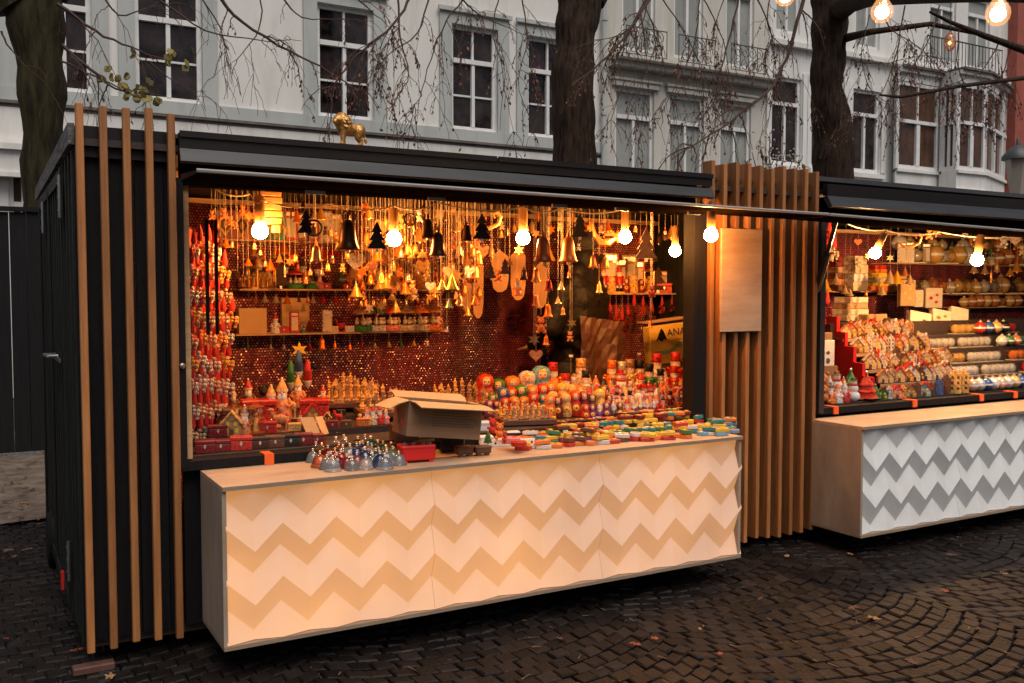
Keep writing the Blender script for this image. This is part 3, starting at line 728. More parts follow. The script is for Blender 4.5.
# floor, ceiling, back
s = B(); s.box(.39, 4.81, FRY + .12, 6.75, .08, .12); s.build('stall_floor', M['floor'], st)
s = B(); s.box(.392, 4.84, FRY + .03, 6.9, 2.285, 2.315); s.build('ceiling', M['inner'], st)
s = B(); s.box(.385, 4.82, 6.74, 6.78, .1, 2.31); s.build('rear_wall', M['black'], st)
drape(st, .42, 4.78, 6.28, .12, 2.24, 'sequin')
drape(st, 3.76, 4.78, 6.07, .5, 2.20, 'glint_dot_b')
s = B(); s.box(3.73, 4.78, 6.097, 6.12, .12, 2.28); s.build('divider_board', M['inner'], st)
for y, z, x0, x1 in ((6.22, 2.23, .42, 4.7), (6.0, 2.20, 3.74, 4.75), (5.0, 2.24, .45, 3.84)):
    s = B(); s.box(x0, x1, y, y + .05, z, z + .03); s.build('batten', M['woodin'], st)
# roof and fascia
s = B(); s.add([(.392, FRY - .06, 2.368), (4.85, FRY - .06, 2.368), (4.85, 6.95, 2.335), (.392, 6.95, 2.335), (.392, FRY - .06, 2.35), (4.85, FRY - .06, 2.35), (4.85, 6.95, 2.32), (.392, 6.95, 2.32)],
           [(0, 1, 2, 3), (7, 6, 5, 4), (1, 5, 6, 2), (3, 2, 6, 7), (0, 3, 7, 4), (0, 4, 5, 1)])
s.v = [(x, max(y, FRY + .06), z) for x, y, z in s.v]
s.build('roof', M['roofslate'], st)
s = B(); s.add([(.362, FRY + .06, 2.38), (.362, 6.96, 2.345), (.362, 6.96, 2.265), (.362, FRY + .06, 2.29), (.388, FRY + .06, 2.38), (.388, 6.96, 2.345), (.388, 6.96, 2.265), (.388, FRY + .06, 2.29)],
           [(0, 1, 2, 3), (4, 7, 6, 5), (0, 3, 7, 4), (0, 4, 5, 1), (3, 2, 6, 7), (1, 5, 6, 2)])
s.build('barge_board', M['weathered'], st)
s = B(); s.box(.39, .80, FRY + .057, FRY + .08, 2.24, 2.373); s.build('fascia', M['fascia'], st)
s = B(); s.box(.803, 3.875, FRY - .02, FRY + .02, 2.298, 2.365); s.build('fascia', M['fascia'], st)
s = B(); s.box(.803, 2.395, FRY - .03, FRY - .021, 2.345, 2.372); s.box(2.405, 3.875, FRY - .03, FRY - .021, 2.345, 2.372); s.build('fascia_cap', M['fascia'], st)
s = B(); s.add([(.803, FRY - .02, 2.296), (3.875, FRY - .02, 2.286), (3.875, FRY - .045, 2.232), (.803, FRY - .045, 2.238), (.803, FRY + .02, 2.29), (3.875, FRY + .02, 2.28), (3.875, FRY - .03, 2.222), (.803, FRY - .03, 2.228)],
           [(0, 3, 2, 1), (4, 5, 6, 7), (0, 1, 5, 4), (3, 7, 6, 2), (0, 4, 7, 3), (1, 2, 6, 5)])
s.build('drip_flashing', M['greymetal'], st)
# flap awning
def awning(root, x0, x1, z0, z1, zz):
    s = B(); yb, yf = FRY - .052, 4.02
    s.add([(x0, yf, z0), (x1, yf, z1), (x1, yb, z1 + zz), (x0, yb, z0 + zz), (x0, yf, z0 - .014), (x1, yf, z1 - .014), (x1, yb, z1 + zz - .028), (x0, yb, z0 + zz - .028)],
          [(0, 1, 2, 3), (0, 4, 5, 1), (1, 5, 6, 2), (2, 6, 7, 3), (3, 7, 4, 0)])
    s.add([(x0, yf, z0 - .014), (x1, yf, z1 - .014), (x1, yb, z1 + zz - .028), (x0, yb, z0 + zz - .028)], [(3, 2, 1, 0)], 1)
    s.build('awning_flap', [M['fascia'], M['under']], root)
    s = B(); s.tube([(x0, yf - .009, z0 - .002), (x1, yf - .009, z1 - .002)], .0085, 6); s.build('awning_edge', M['edge'], root)
awning(st, .80, 4.46, 2.158, 2.132, .02)
for x in (1.30, 1.9, 2.6, 3.0, 3.5):
    s = B(); s.box(x, x + .09, 4.15, 4.165, 2.100, 2.116); s.build('awning_catch', M['edge'], st)
# opening frame
s = B(); s.box(.786, .822, FRY + .02, FRY + .08, .86, 2.17); s.build('opening_post', M['black'], st)
s = B(); s.box(.826, .850, FRY + .05, FRY + .14, .90, 2.17); s.build('opening_lining', M['woodin'], st)
s = B(); s.box(3.775, 3.875, FRY + .02, FRY + .12, .86, 2.17); s.build('opening_post', M['black'], st)
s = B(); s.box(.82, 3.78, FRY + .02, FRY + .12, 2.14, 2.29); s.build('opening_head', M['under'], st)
s = B(); s.box(.80, 3.88, FRY + .022, FRY + .10, .85, .893); s.build('sill', M['black'], st)
s = B(); s.ball((.804, FRY + .01, 1.33), .014, 8); s.build('bolt', M['steel'], st)
for px in (270,):
    p = at(px, 452, Y=FRY); s = B(); s.box(p.x - .022, p.x + .022, FRY + .012, FRY + .105, .848, .899); s.build('orange_clip', M['orange'], st)
# display tiers
TI = [(4.52, .90), (4.82, .935), (5.12, .96), (5.42, .985)]
s = B()
for (y, z) in TI: s.box(.85, 2.44, y, y + .30 if y < 5.4 else 5.72, z - .02, z - .001)
s.box(2.44, 4.75, 4.52, 5.60, .88, .899); s.box(4.25, 4.75, 5.601, 5.80, .88, .899)
s.build('display_table', M['inner'], st)
s = B()
for (y, z) in TI[1:]: s.box(.85, 2.44, y - .004, y - .001, z - .05, z - .021)
s.build('table_riser', M['inner'], st)
# back shelves
def shelf(root, px0, px1, py, Y, dep=.16, m='woodin'):
    a_, b_ = at(px0, py, Y=Y), at(px1, py, Y=Y)
    z = (a_.z + b_.z) / 2
    s = B(); s.box(a_.x, b_.x, Y, Y + dep, z - .012, z); s.build('shelf', M[m], root)
    return z
zS1 = shelf(st, 196, 345, 240, 6.08, .2); zS2 = shelf(st, 240, 446, 289, 6.08, .2); zS3 = shelf(st, 236, 446, 332, 6.08, .2); zS4 = shelf(st, 596, 688, 293, 5.86, .21)
# wheel, reflector, foot block under the stall
s = B(); T = Matrix.Translation((.40, 6.35, .16)) @ Matrix.Rotation(PI / 2, 4, 'Y'); s.lathe([(.08, -.05), (.15, -.05), (.17, -.03), (.17, .03), (.15, .05), (.08, .05)], 20, 0, T); s.build('wheel', M['black'], st)
s = B(); s.box(.355, .37, 5.35, 5.40, .12, .21); s.build('reflector', M['red'], st)
s = B(); s.bbox(.33, .50, FRY + .01, FRY + .07, 0, .035, .006); s.build('foot_block', mat('foot_wood', (.09, .035, .025), .7, c2=(.14, .06, .04), nscale=6), st)
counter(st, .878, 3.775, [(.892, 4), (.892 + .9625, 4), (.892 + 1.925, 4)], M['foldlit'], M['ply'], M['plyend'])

# board hung on the slats
pb = [at(721, 228, Y=4.385), at(762, 229, Y=4.385), at(762, 331, Y=4.385)]
o = MB(); o.bbox(0, pb[1].x - pb[0].x, -.018, 0, 0, pb[0].z - pb[2].z, .003)
s = o.build('notice_board', M['ply'], None, loc=(pb[0].x, 4.397, pb[2].z)); tag(s, 'blank plywood board hung on the slats between the two stalls', 'board')

# ---------------- right stall
st2 = thing('market_stall', 'black wooden market stall with unlit white zigzag counter panel, right of the slatted divider', 'market stall', S2)
st2_[0] = st2
X2 = 11.0
s = B(); s.box(4.88, X2, FRY + .12, 6.75, .08, .12); s.build('stall_floor', M['floor'], st2)
s = B(); s.box(4.88, X2, FRY + .02, 6.9, 2.315, 2.345); s.build('ceiling', M['inner'], st2)
s = B(); s.box(4.88, X2, 6.74, 6.78, .1, 2.31); s.build('rear_wall', M['black'], st2)
drape(st2, 4.92, X2, 6.28, .12, 2.24, 'sequin')
s = B(); s.box(4.872, 4.90, FRY + .12, 6.73, .1, 2.3); s.box(X2, X2 + .03, FRY + .09, 6.73, .1, 2.3); s.build('side_boards', M['inner'], st2)
s = B(); s.box(4.87, X2, FRY + .085, FRY + .11, .12, .84); s.build('front_boards', M['black'], st2)
s = B(); s.box(4.87, X2, FRY + .022, FRY + .10, .85, .893); s.build('sill', M['black'], st2)
s = B(); s.add([(4.853, FRY + .06, 2.42), (X2, FRY + .06, 2.42), (X2, 6.95, 2.34), (4.853, 6.95, 2.34), (4.853, FRY + .06, 2.39), (X2, FRY + .06, 2.39), (X2, 6.95, 2.347), (4.853, 6.95, 2.347)], [(0, 1, 2, 3), (7, 6, 5, 4), (1, 5, 6, 2), (0, 3, 7, 4), (0, 4, 5, 1)]); s.v = [(x, y, z + .01) for x, y, z in s.v]; s.build('roof', M['roofslate'], st2)
s = B(); s.box(4.858, X2, FRY - .02, FRY + .02, 2.297, 2.372); s.build('fascia', M['fascia'], st2)
s = B(); s.add([(4.858, FRY - .02, 2.295), (X2, FRY - .02, 2.295), (X2, FRY - .06, 2.215), (4.858, FRY - .06, 2.225), (4.858, FRY + .02, 2.29), (X2, FRY + .02, 2.29), (X2, FRY - .03, 2.205), (4.858, FRY - .03, 2.215)],
           [(0, 3, 2, 1), (4, 5, 6, 7), (0, 1, 5, 4), (3, 7, 6, 2), (0, 4, 7, 3), (1, 2, 6, 5)]); s.build('drip_flashing', M['greymetal'], st2)
awning(st2, 4.47, X2, 2.131, 2.02, .02)
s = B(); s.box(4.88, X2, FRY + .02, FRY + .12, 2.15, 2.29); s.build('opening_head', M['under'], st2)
s = B(); s.box(4.855, 4.90, FRY + .02, FRY + .12, .86, 2.17); s.build('opening_post', M['inner'], st2)
for px, py in ((838, 407), (917, 397), (984, 388), (1018, 384)):
    p = at(px, py, Y=FRY); s = B(); s.box(p.x - .022, p.x + .022, FRY + .012, FRY + .105, .848, .899); s.build('orange_clip', M['orange'], st2)
a, b = at(836, 222, Y=4.12), at(817, 290, Y=4.44)
s = B(); s.tube([a, a.lerp(b, .5)], .013, 8); s.tube([a.lerp(b, .45), b], .024, 8); s.build('gas_strut', M['hydraulic'], st2, smooth=True)
for y, z in ((6.22, 2.23), (5.0, 2.25)): 
    s = B(); s.box(4.92, X2 - .1, y, y + .05, z, z + .03); s.build('batten', M['woodin'], st2)
TR = [(4.52, .90), (4.70, .993), (4.85, 1.085), (5.00, 1.20), (5.15, 1.306), (5.30, 1.42)]
s = B()
for i, (y, z) in enumerate(TR): s.box(4.92 if i == 0 else 5.93, X2 - .1, y, y + (.18 if i == 0 else .15) + (.25 if i == 5 else 0), z - .015, z - .001)
s.build('display_table', M['inner'], st2)
s = B()
for i, (y, z) in enumerate(TR[1:]): s.box(5.93, X2 - .1, y - .004, y - .001, TR[i][1] + .001, z - .016)
s.build('table_riser', M['inner'], st2)
counter(st2, 4.772, 9.58, [(4.788, 4), (4.788 + .9625, 4), (4.788 + 1.925, 4), (4.788 + 2.8875, 4), (4.788 + 3.85, 3.5)], M['fold'], M['ply'], M['plyend'], -.018)
zR1 = shelf(st2, 888, 1150, 266, 6.08, .2); zR2 = shelf(st2, 896, 1150, 294, 6.08, .2); zR3 = shelf(st2, 960, 1150, 306, 6.08, .2); zR4 = shelf(st2, 822, 895, 291, 6.08, .2)

# red stepped end board of the display stand
X = 5.70
s = MB(); prof = [(4.702, .993), (4.702, .893)]
poly = [(4.70, .9), (4.70, .992), (4.85, .992), (4.85, 1.084), (5.0, 1.084), (5.0, 1.199), (5.15, 1.199), (5.15, 1.305), (5.30, 1.305), (5.30, 1.425), (5.6, 1.425), (5.6, .9)]
poly = [(y - 4.7, z - .9 + (.05 if z > .91 else 0)) for y, z in poly]
T = Matrix.Rotation(PI / 2, 4, 'Z')
s.prism([(y, z) for y, z in poly], -.012, .012, 0, T)
o = s.build('stepped_display_end', M['glossred'], None, loc=(5.72, 4.70, .9)); o.rotation_euler = (0, 0, -.42); tag(o, 'bright red stepped end board of the stand of little houses', 'display stand')

# ---------------- lamps under the awnings
def bulb_mesh():
    s = MB(); s.lathe([(.016, .05), (.022, .040), (.035, .024), (.042, 0), (.040, -.014), (.033, -.027), (.021, -.037), (.002, -.042)], 16); return s.mesh('bulb_glass', M['bulb'], True)
def sock_mesh():
    s = MB(); s.lathe([(.006, .185), (.018, .180), (.026, .170), (.026, .055), (.022, .046)], 14); return s.mesh('bulb_socket', M['socket'], True)
BM, SM = bulb_mesh(), sock_mesh()
BM2 = BM.copy(); BM2.materials[0] = M['bulb2']
def add(name, me, parent=None, loc=(0, 0, 0), sc=1, rot=(0, 0, 0), col=None):
    o = bpy.data.objects.new(name, me); COL.objects.link(o); o.parent = parent; o.location = loc
    o.scale = (sc, sc, sc) if isinstance(sc, (int, float)) else sc; o.rotation_euler = rot
    if col: o.color = (*col, 1)
    return o
lab = ['leftmost', 'second from the left', 'third from the left', 'fourth from the left', 'fifth from the left']
for i, (px, py, Y, k, rot) in enumerate(((260, 231, 4.90, 1, 0), (394, 239, 4.90, 1, 0), (523, 238, 4.90, 1, 0), (625, 237, 4.90, 1, 0), (675, 251, 5.1, .95, 0), (711, 235, 4.18, .95, 0), (875, 253, 4.65, .95, .6), (977, 260, 4.75, 1.15, .2))):
    p = at(px, py, Y=Y)
    l = ['lit round bulb in a wooden socket under the left awning, ' + lab[i] if i < 5 else '', 'lit bulb hanging beside the slatted divider with its plywood board', 'lit bulb tilted in its socket at the left of the right stall', 'large lit bulb at the right of the right stall before the baubles'][0 if i < 5 else i - 4]
    t = thing('hanging_bulb', l, 'light bulb', p, 0, 'bulbs lighting the stalls'); t.rotation_euler = (0, rot, 0)
    add('bulb', BM if i < 6 else BM2, t, sc=k); add('socket', SM, t, sc=k)
    if i != 5: 
        s = MB(); s.tube([(0, 0, .18 * k), (0.0, .01, 2.24 - p.z)], .004, 5); s.build('flex', M['darkcord'], t)
    else:
        s = MB(); s.tube([(0, 0, .18), (0.0, .0, 2.11 - p.z)], .004, 5); s.build('flex', M['darkcord'], t)
# cable runs
def cable(pts, r, label, m='cord', sag=.03):
    P = []
    for a_, b_ in zip(pts, pts[1:]):
        for k in range(8): t = k / 8; P.append(a_.lerp(b_, t) - Vector((0, 0, sag * 4 * t * (1 - t))))
    P.append(pts[-1]); s = MB(); s.tube([p - pts[0] for p in P], r, 5)
    tag(s.build('cable', M[m], None, loc=pts[0]), label, 'cable')
cable([at(208, 184, Y=4.8), at(250, 194, Y=4.8), at(262, 200, Y=4.8), at(330, 203, Y=4.8), at(394, 206, Y=4.8), at(440, 202, Y=4.8)], .004, 'thin pale flex strung between the two leftmost bulbs')
cable([at(440, 203, Y=4.66), at(523, 207, Y=4.66), at(560, 208, Y=4.66), at(625, 209, Y=4.66), at(690, 204, Y=4.66)], .004, 'thin pale flex strung along to the right-hand bulbs of the left stall')
cable([at(838, 219, Y=4.6), at(885, 230, Y=4.9), at(940, 232, Y=4.9), at(1024, 236, Y=4.9)], .0045, 'pale flex sagging under the awning of the right stall')
cable([at(880, 217, Y=4.5), at(912, 223, Y=4.5), at(930, 219, Y=4.5), at(945, 226, Y=4.5), at(958, 222, Y=4.5)], .004, 'orange-lit wavy flex beside the junction box of the right stall', sag=.015)
# wooden junction block
p = at(270, 205, Y=4.98)
t = thing('junction_block', 'pale wooden block screwed to the ceiling beside the leftmost bulb', 'wooden block', p)
s = MB()
for k in range(5): s.bbox(-.055, .055 + .004 * (k % 2), -.03, .05, -.10 + .036 * k, -.068 + .036 * k, .003)
s.build('stacked_wood', M['socket'], t)
s = MB(); s.box(-.02, .02, 0, .02, .08, 2.245 - p.z); s.bbox(.01, .05, -.02, .02, -.145, -.105, .004); s.build('bracket', M['socket'], t)
p = at(958, 224, Y=4.5)
s = MB(); s.bbox(-.05, .05, -.02, .02, -.03, .035, .004); tag(s.build('junction_box', M['card'], None, loc=p), 'small brown junction box under the awning of the right stall', 'junction box')

# ---------------- string lights outside, top right
cpts = [at(700, -40, Y=2.6), at(785, -22, Y=2.5), at(882, -22, Y=2.4), at(998, -20, Y=2.2), at(1120, -60, Y=2.0)]
cable(cpts, .006, 'black festoon cable carrying the outdoor bulbs at the top right', 'darkcord', .01)
for i, (px, py, Y, r) in enumerate(((785, -4, 2.5, .036), (882, 12, 2.4, .040), (998, 14, 2.2, .044))):
    p = at(px, py, Y=Y); top = cpts[i + 1].z - p.z
    t = thing('festoon_bulb', ['lit outdoor bulb cut by the top edge of the photo', 'pear-shaped lit outdoor bulb hanging near the trunk top', 'round lit outdoor bulb nearest the top right corner'][i], 'light bulb', p, 0, 'outdoor festoon bulbs')
    s = MB(); s.ball((0, 0, 0), r * .62, 14); s.build('filament_glow', M['bulbout'], t, smooth=True)
    s = MB(); s.lathe([(.014, r * 1.5), (r * .55, r * 1.05), (r * .95, r * .4), (r, 0), (r * .9, -r * .45), (r * .55, -r * .85), (.002, -r)], 16); s.build('bulb_glass', mat('amber_glass', (1, .72, .4), .05, trans=1, alpha=.25, em=(1, .42, .1), es=1.6), t, smooth=True)
    s = MB(); s.lathe([(.012, r * 1.5), (.018, r * 1.5), (.018, max(top, r * 1.6 + .02)), (.01, max(top, r * 1.6 + .02))], 10); s.build('bulb_holder', M['black_gloss'], t)
# wire lantern in the branches
p = at(950, 42, Y=6.0); t = thing('wire_lantern', 'small oval copper wire lantern hanging in the branches at top right', 'lantern', p)
s = MB()
for k in range(8):
    a = 2 * PI * k / 8; s.tube([(.055 * math.sin(q * PI / 8) * math.cos(a), .055 * math.sin(q * PI / 8) * math.sin(a), .085 * math.cos(q * PI / 8)) for q in range(9)], .0035, 4)
for z, r in ((-.05, .043), (0, .055), (.05, .043)): s.tube([(r * math.cos(2 * PI * k / 12), r * math.sin(2 * PI * k / 12), z) for k in range(13)], .003, 4)
s.build('wire_cage', mat('copper_wire', (.8, .32, .12), .35, metal=.8), t)
s = MB(); s.tube([(0, 0, .085), (0, 0, .5)], .003, 4); s.build('cord', M['darkcord'], t)
s = MB(); s.ball((0, 0, -.01), .018, 8); s.build('candle_bulb', mat('dim_bulb', (1, .6, .3), .3, em=(1, .4, .1), es=4), t, smooth=True)
# street lamp at right edge
p = at(1018, 150, Y=12)
t = thing('street_lamp', 'old-style street lantern with pale glass at the right edge', 'street lamp', (p.x, p.y, 0))
s = MB(); s.lathe([(.16, 0), (.14, .4), (.06, .6), (.05, p.z - 1.1), (.03, p.z - .95)], 12); s.build('post', M['iron'], t, smooth=True)
s = MB(); s.lathe([(.12, p.z - .95), (.24, p.z - .2)], 6); s.build('lantern_glass', mat('milk_glass', (.35, .30, .26), .3), t)
s = MB(); s.lathe([(.31, p.z - .2), (.30, p.z - .12), (.16, p.z + .04), (.05, p.z + .10), (.03, p.z + .22), (.005, p.z + .26)], 12); s.build('lantern_cap', M['iron'], t, smooth=True)

# ============================================================ GOODS (unit meshes, height 1, base at 0, front -y)
P = {}
def unit(name, parts): P[name] = parts        # list of (part name, mesh, uses item colour)
def mk(f, mats, smooth=True):
    s = MB(); f(s); return s.mesh('piece', mats, smooth)
# matryoshka
unit('doll', [('body', mk(lambda s: s.lathe([(.20, 0), (.25, .03), (.285, .15), (.28, .34), (.235, .52), (.20, .60), (.215, .68), (.235, .78), (.21, .90), (.13, .975), (.01, 1)], 18), [M['paint']]), 1),
              ('face', mk(lambda s: (s.ball((0, -.115, .775), .145, 14, 0, (1, .95, 1.1)), s.ball((-.05, -.245, .79), .017, 6, 1), s.ball((.05, -.245, .79), .017, 6, 1), s.ball((0, -.25, .72), .02, 6, 2, (1.3, .6, .6)), s.ball((0, -.13, .87), .12, 10, 3, (1.05, .9, .5))), [M['skin'], M['black_gloss'], M['red'], M['yellow']]), 0),
              ('apron', mk(lambda s: (s.ball((0, -.13, .33), .19, 14, 0, (1, .9, 1.15)), s.ball((0, -.27, .36), .065, 8, 1, (1, .6, 1)), s.ball((-.075, -.255, .27), .05, 8, 1, (1, .6, 1)), s.ball((.08, -.25, .28), .05, 8, 2, (1, .6, 1)), s.ball((0, -.25, .2), .04, 8, 2, (1, .6, 1))), [M['yellow'], M['red'], M['green']]), 0)])
# nutcracker
def nut_body(s):
    s.lathe([(.15, .30), (.155, .36), (.12, .45), (.14, .58), (.11, .63), (.06, .65)], 12, 0)
    s.bbox(-.2, .2, -.15, .15, 0, .05, .01, 3)
    for sg in (-1, 1):
        s.lathe([(.055, .05), (.06, .18), (.05, .19), (.055, .32)], 8, 0, Matrix.Translation((sg * .07, 0, 0)), ms=[1, 1, 2])
        s.tube([(sg * .15, 0, .60), (sg * .19, 0, .48), (sg * .18, -.03, .36)], [.045, .038, .035], 7, 0); s.ball((sg * .18, -.04, .34), .04, 7, 4); s.ball((sg * .145, 0, .61), .055, 8, 5)
    for z in (.42, .5, .57): s.ball((0, -.13, z), .015, 5, 5)
unit('nutcracker', [('body', mk(nut_body, [M['paint'], M['black_gloss'], M['white'], M['yellow'], M['skin'], M['brass']]), 1),
                    ('head', mk(lambda s: (s.lathe([(.07, .64), (.105, .67), (.11, .76), (.10, .80)], 12, 0), s.ball((0, -.06, .685), .075, 8, 1, (1, .8, 1.1)), s.ball((-.035, -.10, .755), .012, 5, 2), s.ball((.035, -.10, .755), .012, 5, 2), s.ball((0, -.115, .73), .018, 6, 0), s.ball((0, .03, .73), .11, 8, 1, (1.02, .8, .9))), [M['skin'], M['white'], M['black_gloss']]), 0),
                    ('hat', mk(lambda s: (s.lathe([(.115, .80), (.115, .835), (.095, .84), (.11, .98), (.10, 1.0)], 14, 0, None, [1, 1, 0, 0]), s.ball((0, -.115, .90), .025, 6, 1)), [M['paint'], M['brass']]), 2)])
# little santa / gnome figure
unit('gnome', [('robe', mk(lambda s: (s.lathe([(.24, 0), (.25, .05), (.20, .3), (.12, .52), (.05, .58)], 12, 0), s.tube([(-.13, 0, .48), (-.22, -.06, .34), (-.12, -.15, .30)], [.06, .055, .05], 7, 0), s.tube([(.13, 0, .48), (.22, -.06, .34), (.12, -.15, .30)], [.06, .055, .05], 7, 0)), [M['paint']]), 1),
               ('head', mk(lambda s: (s.ball((0, -.01, .61), .12, 10, 0), s.ball((0, -.07, .52), .11, 9, 1, (1, .7, 1.3)), s.ball((0, -.13, .62), .03, 6, 0), s.ball((-.04, -.115, .655), .012, 5, 2), s.ball((.04, -.115, .655), .012, 5, 2)), [M['skin'], M['white'], M['black_gloss']]), 0),
               ('hat', mk(lambda s: (s.lathe([(.135, .66), (.14, .70), (.10, .80), (.04, .93), (.02, .96)], 12, 0, None, [1, 0, 0, 0]), s.ball((0, 0, .965), .035, 6, 1)), [M['paint'], M['white']]), 2)])
unit('snowman', [('body', mk(lambda s: (s.ball((0, 0, .22), .24, 12), s.ball((0, 0, .55), .18, 12), s.ball((0, 0, .80), .13, 12)), [M['white']]), 0),
                 ('hat', mk(lambda s: (s.lathe([(.15, .87), (.15, .89), (.09, .9), (.09, 1.0)], 12, 0), s.ball((0, -.14, .80), .025, 5, 1)), [M['paint'], M['orange']]), 2),
                 ('scarf', mk(lambda s: s.lathe([(.13, .66), (.16, .68), (.16, .71), (.12, .73)], 12, 0), [M['red']]), 0)])
# bells: body hangs with its mouth at z=0
def bellp(s, m=0): s.lathe([(.40, 0), (.42, .03), (.36, .10), (.30, .25), (.27, .5), (.22, .68), (.12, .78), (.05, .80)], 16, m)
unit('bell', [('bell_body', mk(bellp, [M['brass']]), 1), ('loop', mk(lambda s: s.lathe([(.05, .79), (.07, .83), (.05, .90), (.02, 1.0)], 8), [M['brass']]), 1), ('clapper', mk(lambda s: s.ball((0, 0, -.03), .08, 8), [M['brass']]), 0)])
unit('conebell', [('bell_body', mk(lambda s: s.lathe([(.46, 0), (.47, .05), (.30, .30), (.17, .65), (.07, .85), (.02, 1)], 14), [M['brass']]), 1), ('clapper', mk(lambda s: s.ball((0, 0, -.04), .09, 8), [M['brass']]), 0)])
unit('treeorn', [('tree_shape', mk(lambda s: [s.prism([(-.30 + .07 * k, .1 + .24 * k), (.30 - .07 * k, .1 + .24 * k), (0, .52 + .24 * k - .05 * k)], -.03 + .002 * k, .03 - .002 * k) for k in range(3)], [M['matt']], False), 1), ('stem', mk(lambda s: s.box(-.04, .04, -.028, .028, 0, .12), [M['brass']], False), 0)])
def heartp(s):
    p = []
    for k in range(24):
        t = 2 * PI * k / 24; p.append((.030 * 16 * math.sin(t) ** 3, .5 + .030 * (13 * math.cos(t) - 5 * math.cos(2 * t) - 2 * math.cos(3 * t) - math.cos(4 * t))))
    s.prism(p, -.04, .04)
unit('heart', [('heart_shape', mk(heartp, [M['matt']], False), 1), ('ribbon', mk(lambda s: s.tube([(0, 0, .62), (-.08, 0, .8), (0, 0, .98), (.08, 0, .8), (0, 0, .62)], .02, 5), [M['red']]), 0)])
unit('ring', [('hoop', mk(lambda s: s.tube([(.38 * math.cos(2 * PI * k / 24), 0, .5 + .38 * math.sin(2 * PI * k / 24)) for k in range(25)], .05, 6), [M['matt']]), 1), ('figure', mk(lambda s: (s.ball((0, 0, .42), .14, 8, 0, (1, .5, 1)), s.ball((0, 0, .62), .09, 8, 0), s.lathe([(.2, .14), (.1, .34)], 8, 0)), [M['gold']]), 0)])
def starp(s, r=.5, ri=.22, y0=-.05, y1=.05, cz=.5, n=6):
    s.prism([((r if k % 2 == 0 else ri) * math.sin(PI * k / n), cz + (r if k % 2 == 0 else ri) * math.cos(PI * k / n)) for k in range(2 * n)], y0, y1)
unit('star', [('star_shape', mk(starp, [M['brass']], False), 1)])
unit('icicle', [('drop', mk(lambda s: s.lathe([(.01, 0), (.09, .12), (.06, .3), (.11, .42), (.07, .55), (.10, .68), (.05, .85), (.02, 1)], 10), [M['brass']]), 1)])
unit('teddy', [('body', mk(lambda s: (s.ball((0, 0, .30), .2, 10), s.ball((0, 0, .68), .18, 10), s.ball((-.13, 0, .84), .07, 7), s.ball((.13, 0, .84), .07, 7), s.ball((-.17, -.05, .12), .1, 8), s.ball((.17, -.05, .12), .1, 8), s.ball((-.2, -.03, .42), .08, 7), s.ball((.2, -.03, .42), .08, 7), s.ball((0, -.15, .64), .07, 7)), [M['matt']]), 1)])
# carousel music box
unit('carousel', [('base', mk(lambda s: (s.lathe([(.40, 0), (.42, .03), (.42, .20), (.38, .24)], 20)), [M['paint']]), 1),
                  ('figures', mk(lambda s: (s.lathe([(.03, .24), (.03, .72)], 8, 1), [s.ball((.24 * math.cos(a), .24 * math.sin(a), .36), .09, 7, 0, (1, .8, 1.1)) for a in (0, 1.57, 3.14, 4.71, 5.5, .8)], [s.ball((.24 * math.cos(a), .24 * math.sin(a), .50), .055, 6, 2) for a in (0, 1.57, 3.14, 4.71, 5.5, .8)]), [M['cream'], M['brass'], M['skin']]), 0),
                  ('canopy', mk(lambda s: s.lathe([(.44, .70), (.44, .76), (.30, .84), (.12, .93), (.03, 1)], 20), [M['paint']]), 2)])
unit('lantern', [('base', mk(lambda s: (s.lathe([(.32, 0), (.32, .06), (.20, .10)], 12), s.lathe([(.2, .88), (.30, .90), (.05, 1)], 12), [s.tube([(.26 * math.cos(a), .26 * math.sin(a), .08), (.26 * math.cos(a), .26 * math.sin(a), .9)], .02, 4) for a in (.8, 2.4, 3.9, 5.5)]), [M['brass']]), 1),
                 ('angel', mk(lambda s: (s.lathe([(.16, .1), (.08, .5), (.02, .55)], 10), s.ball((0, 0, .63), .09, 8), s.prism([(-.24, .5), (0, .35), (.24, .5), (.14, .62), (0, .5), (-.14, .62)], .02, .05)), [M['gold']]), 0)])
unit('ornbox', [('panel', mk(lambda s: s.bbox(-.38, .38, -.15, .15, 0, 1, .03), [M['paint']], False), 1),
                ('lozenge', mk(lambda s: (s.prism([(0, .08), (.30, .5), (0, .92), (-.30, .5)], -.17, -.151, 0), s.prism([(0, .2), (.21, .5), (0, .8), (-.21, .5)], -.185, -.171, 1), s.ball((0, -.19, .5), .1, 8, 0, (1, .4, 1.4))), [M['gold'], M['brown']], False), 0)])
unit('tallbox', [('carton', mk(lambda s: s.bbox(-.22, .22, -.15, .15, 0, 1, .02), [M['paint']], False), 1), ('window', mk(lambda s: (s.box(-.15, .15, -.158, -.151, .12, .75, 0), s.box(-.15, .15, -.158, -.151, .82, .94, 1)), [M['cream'], M['brass']], False), 0)])
unit('jewelbox', [('box', mk(lambda s: s.bbox(-.75, .75, -.5, .5, 0, .66, .04), [M['paint']], False), 1), ('lid', mk(lambda s: (s.bbox(-.78, .78, -.53, .53, .68, .98, .06)), [M['paint']], False), 1),
                  ('emblem', mk(lambda s: s.prism([(0, .3), (.12, .5), (0, .7), (-.12, .5)], -.56, -.535), [M['brass']], False), 0)])
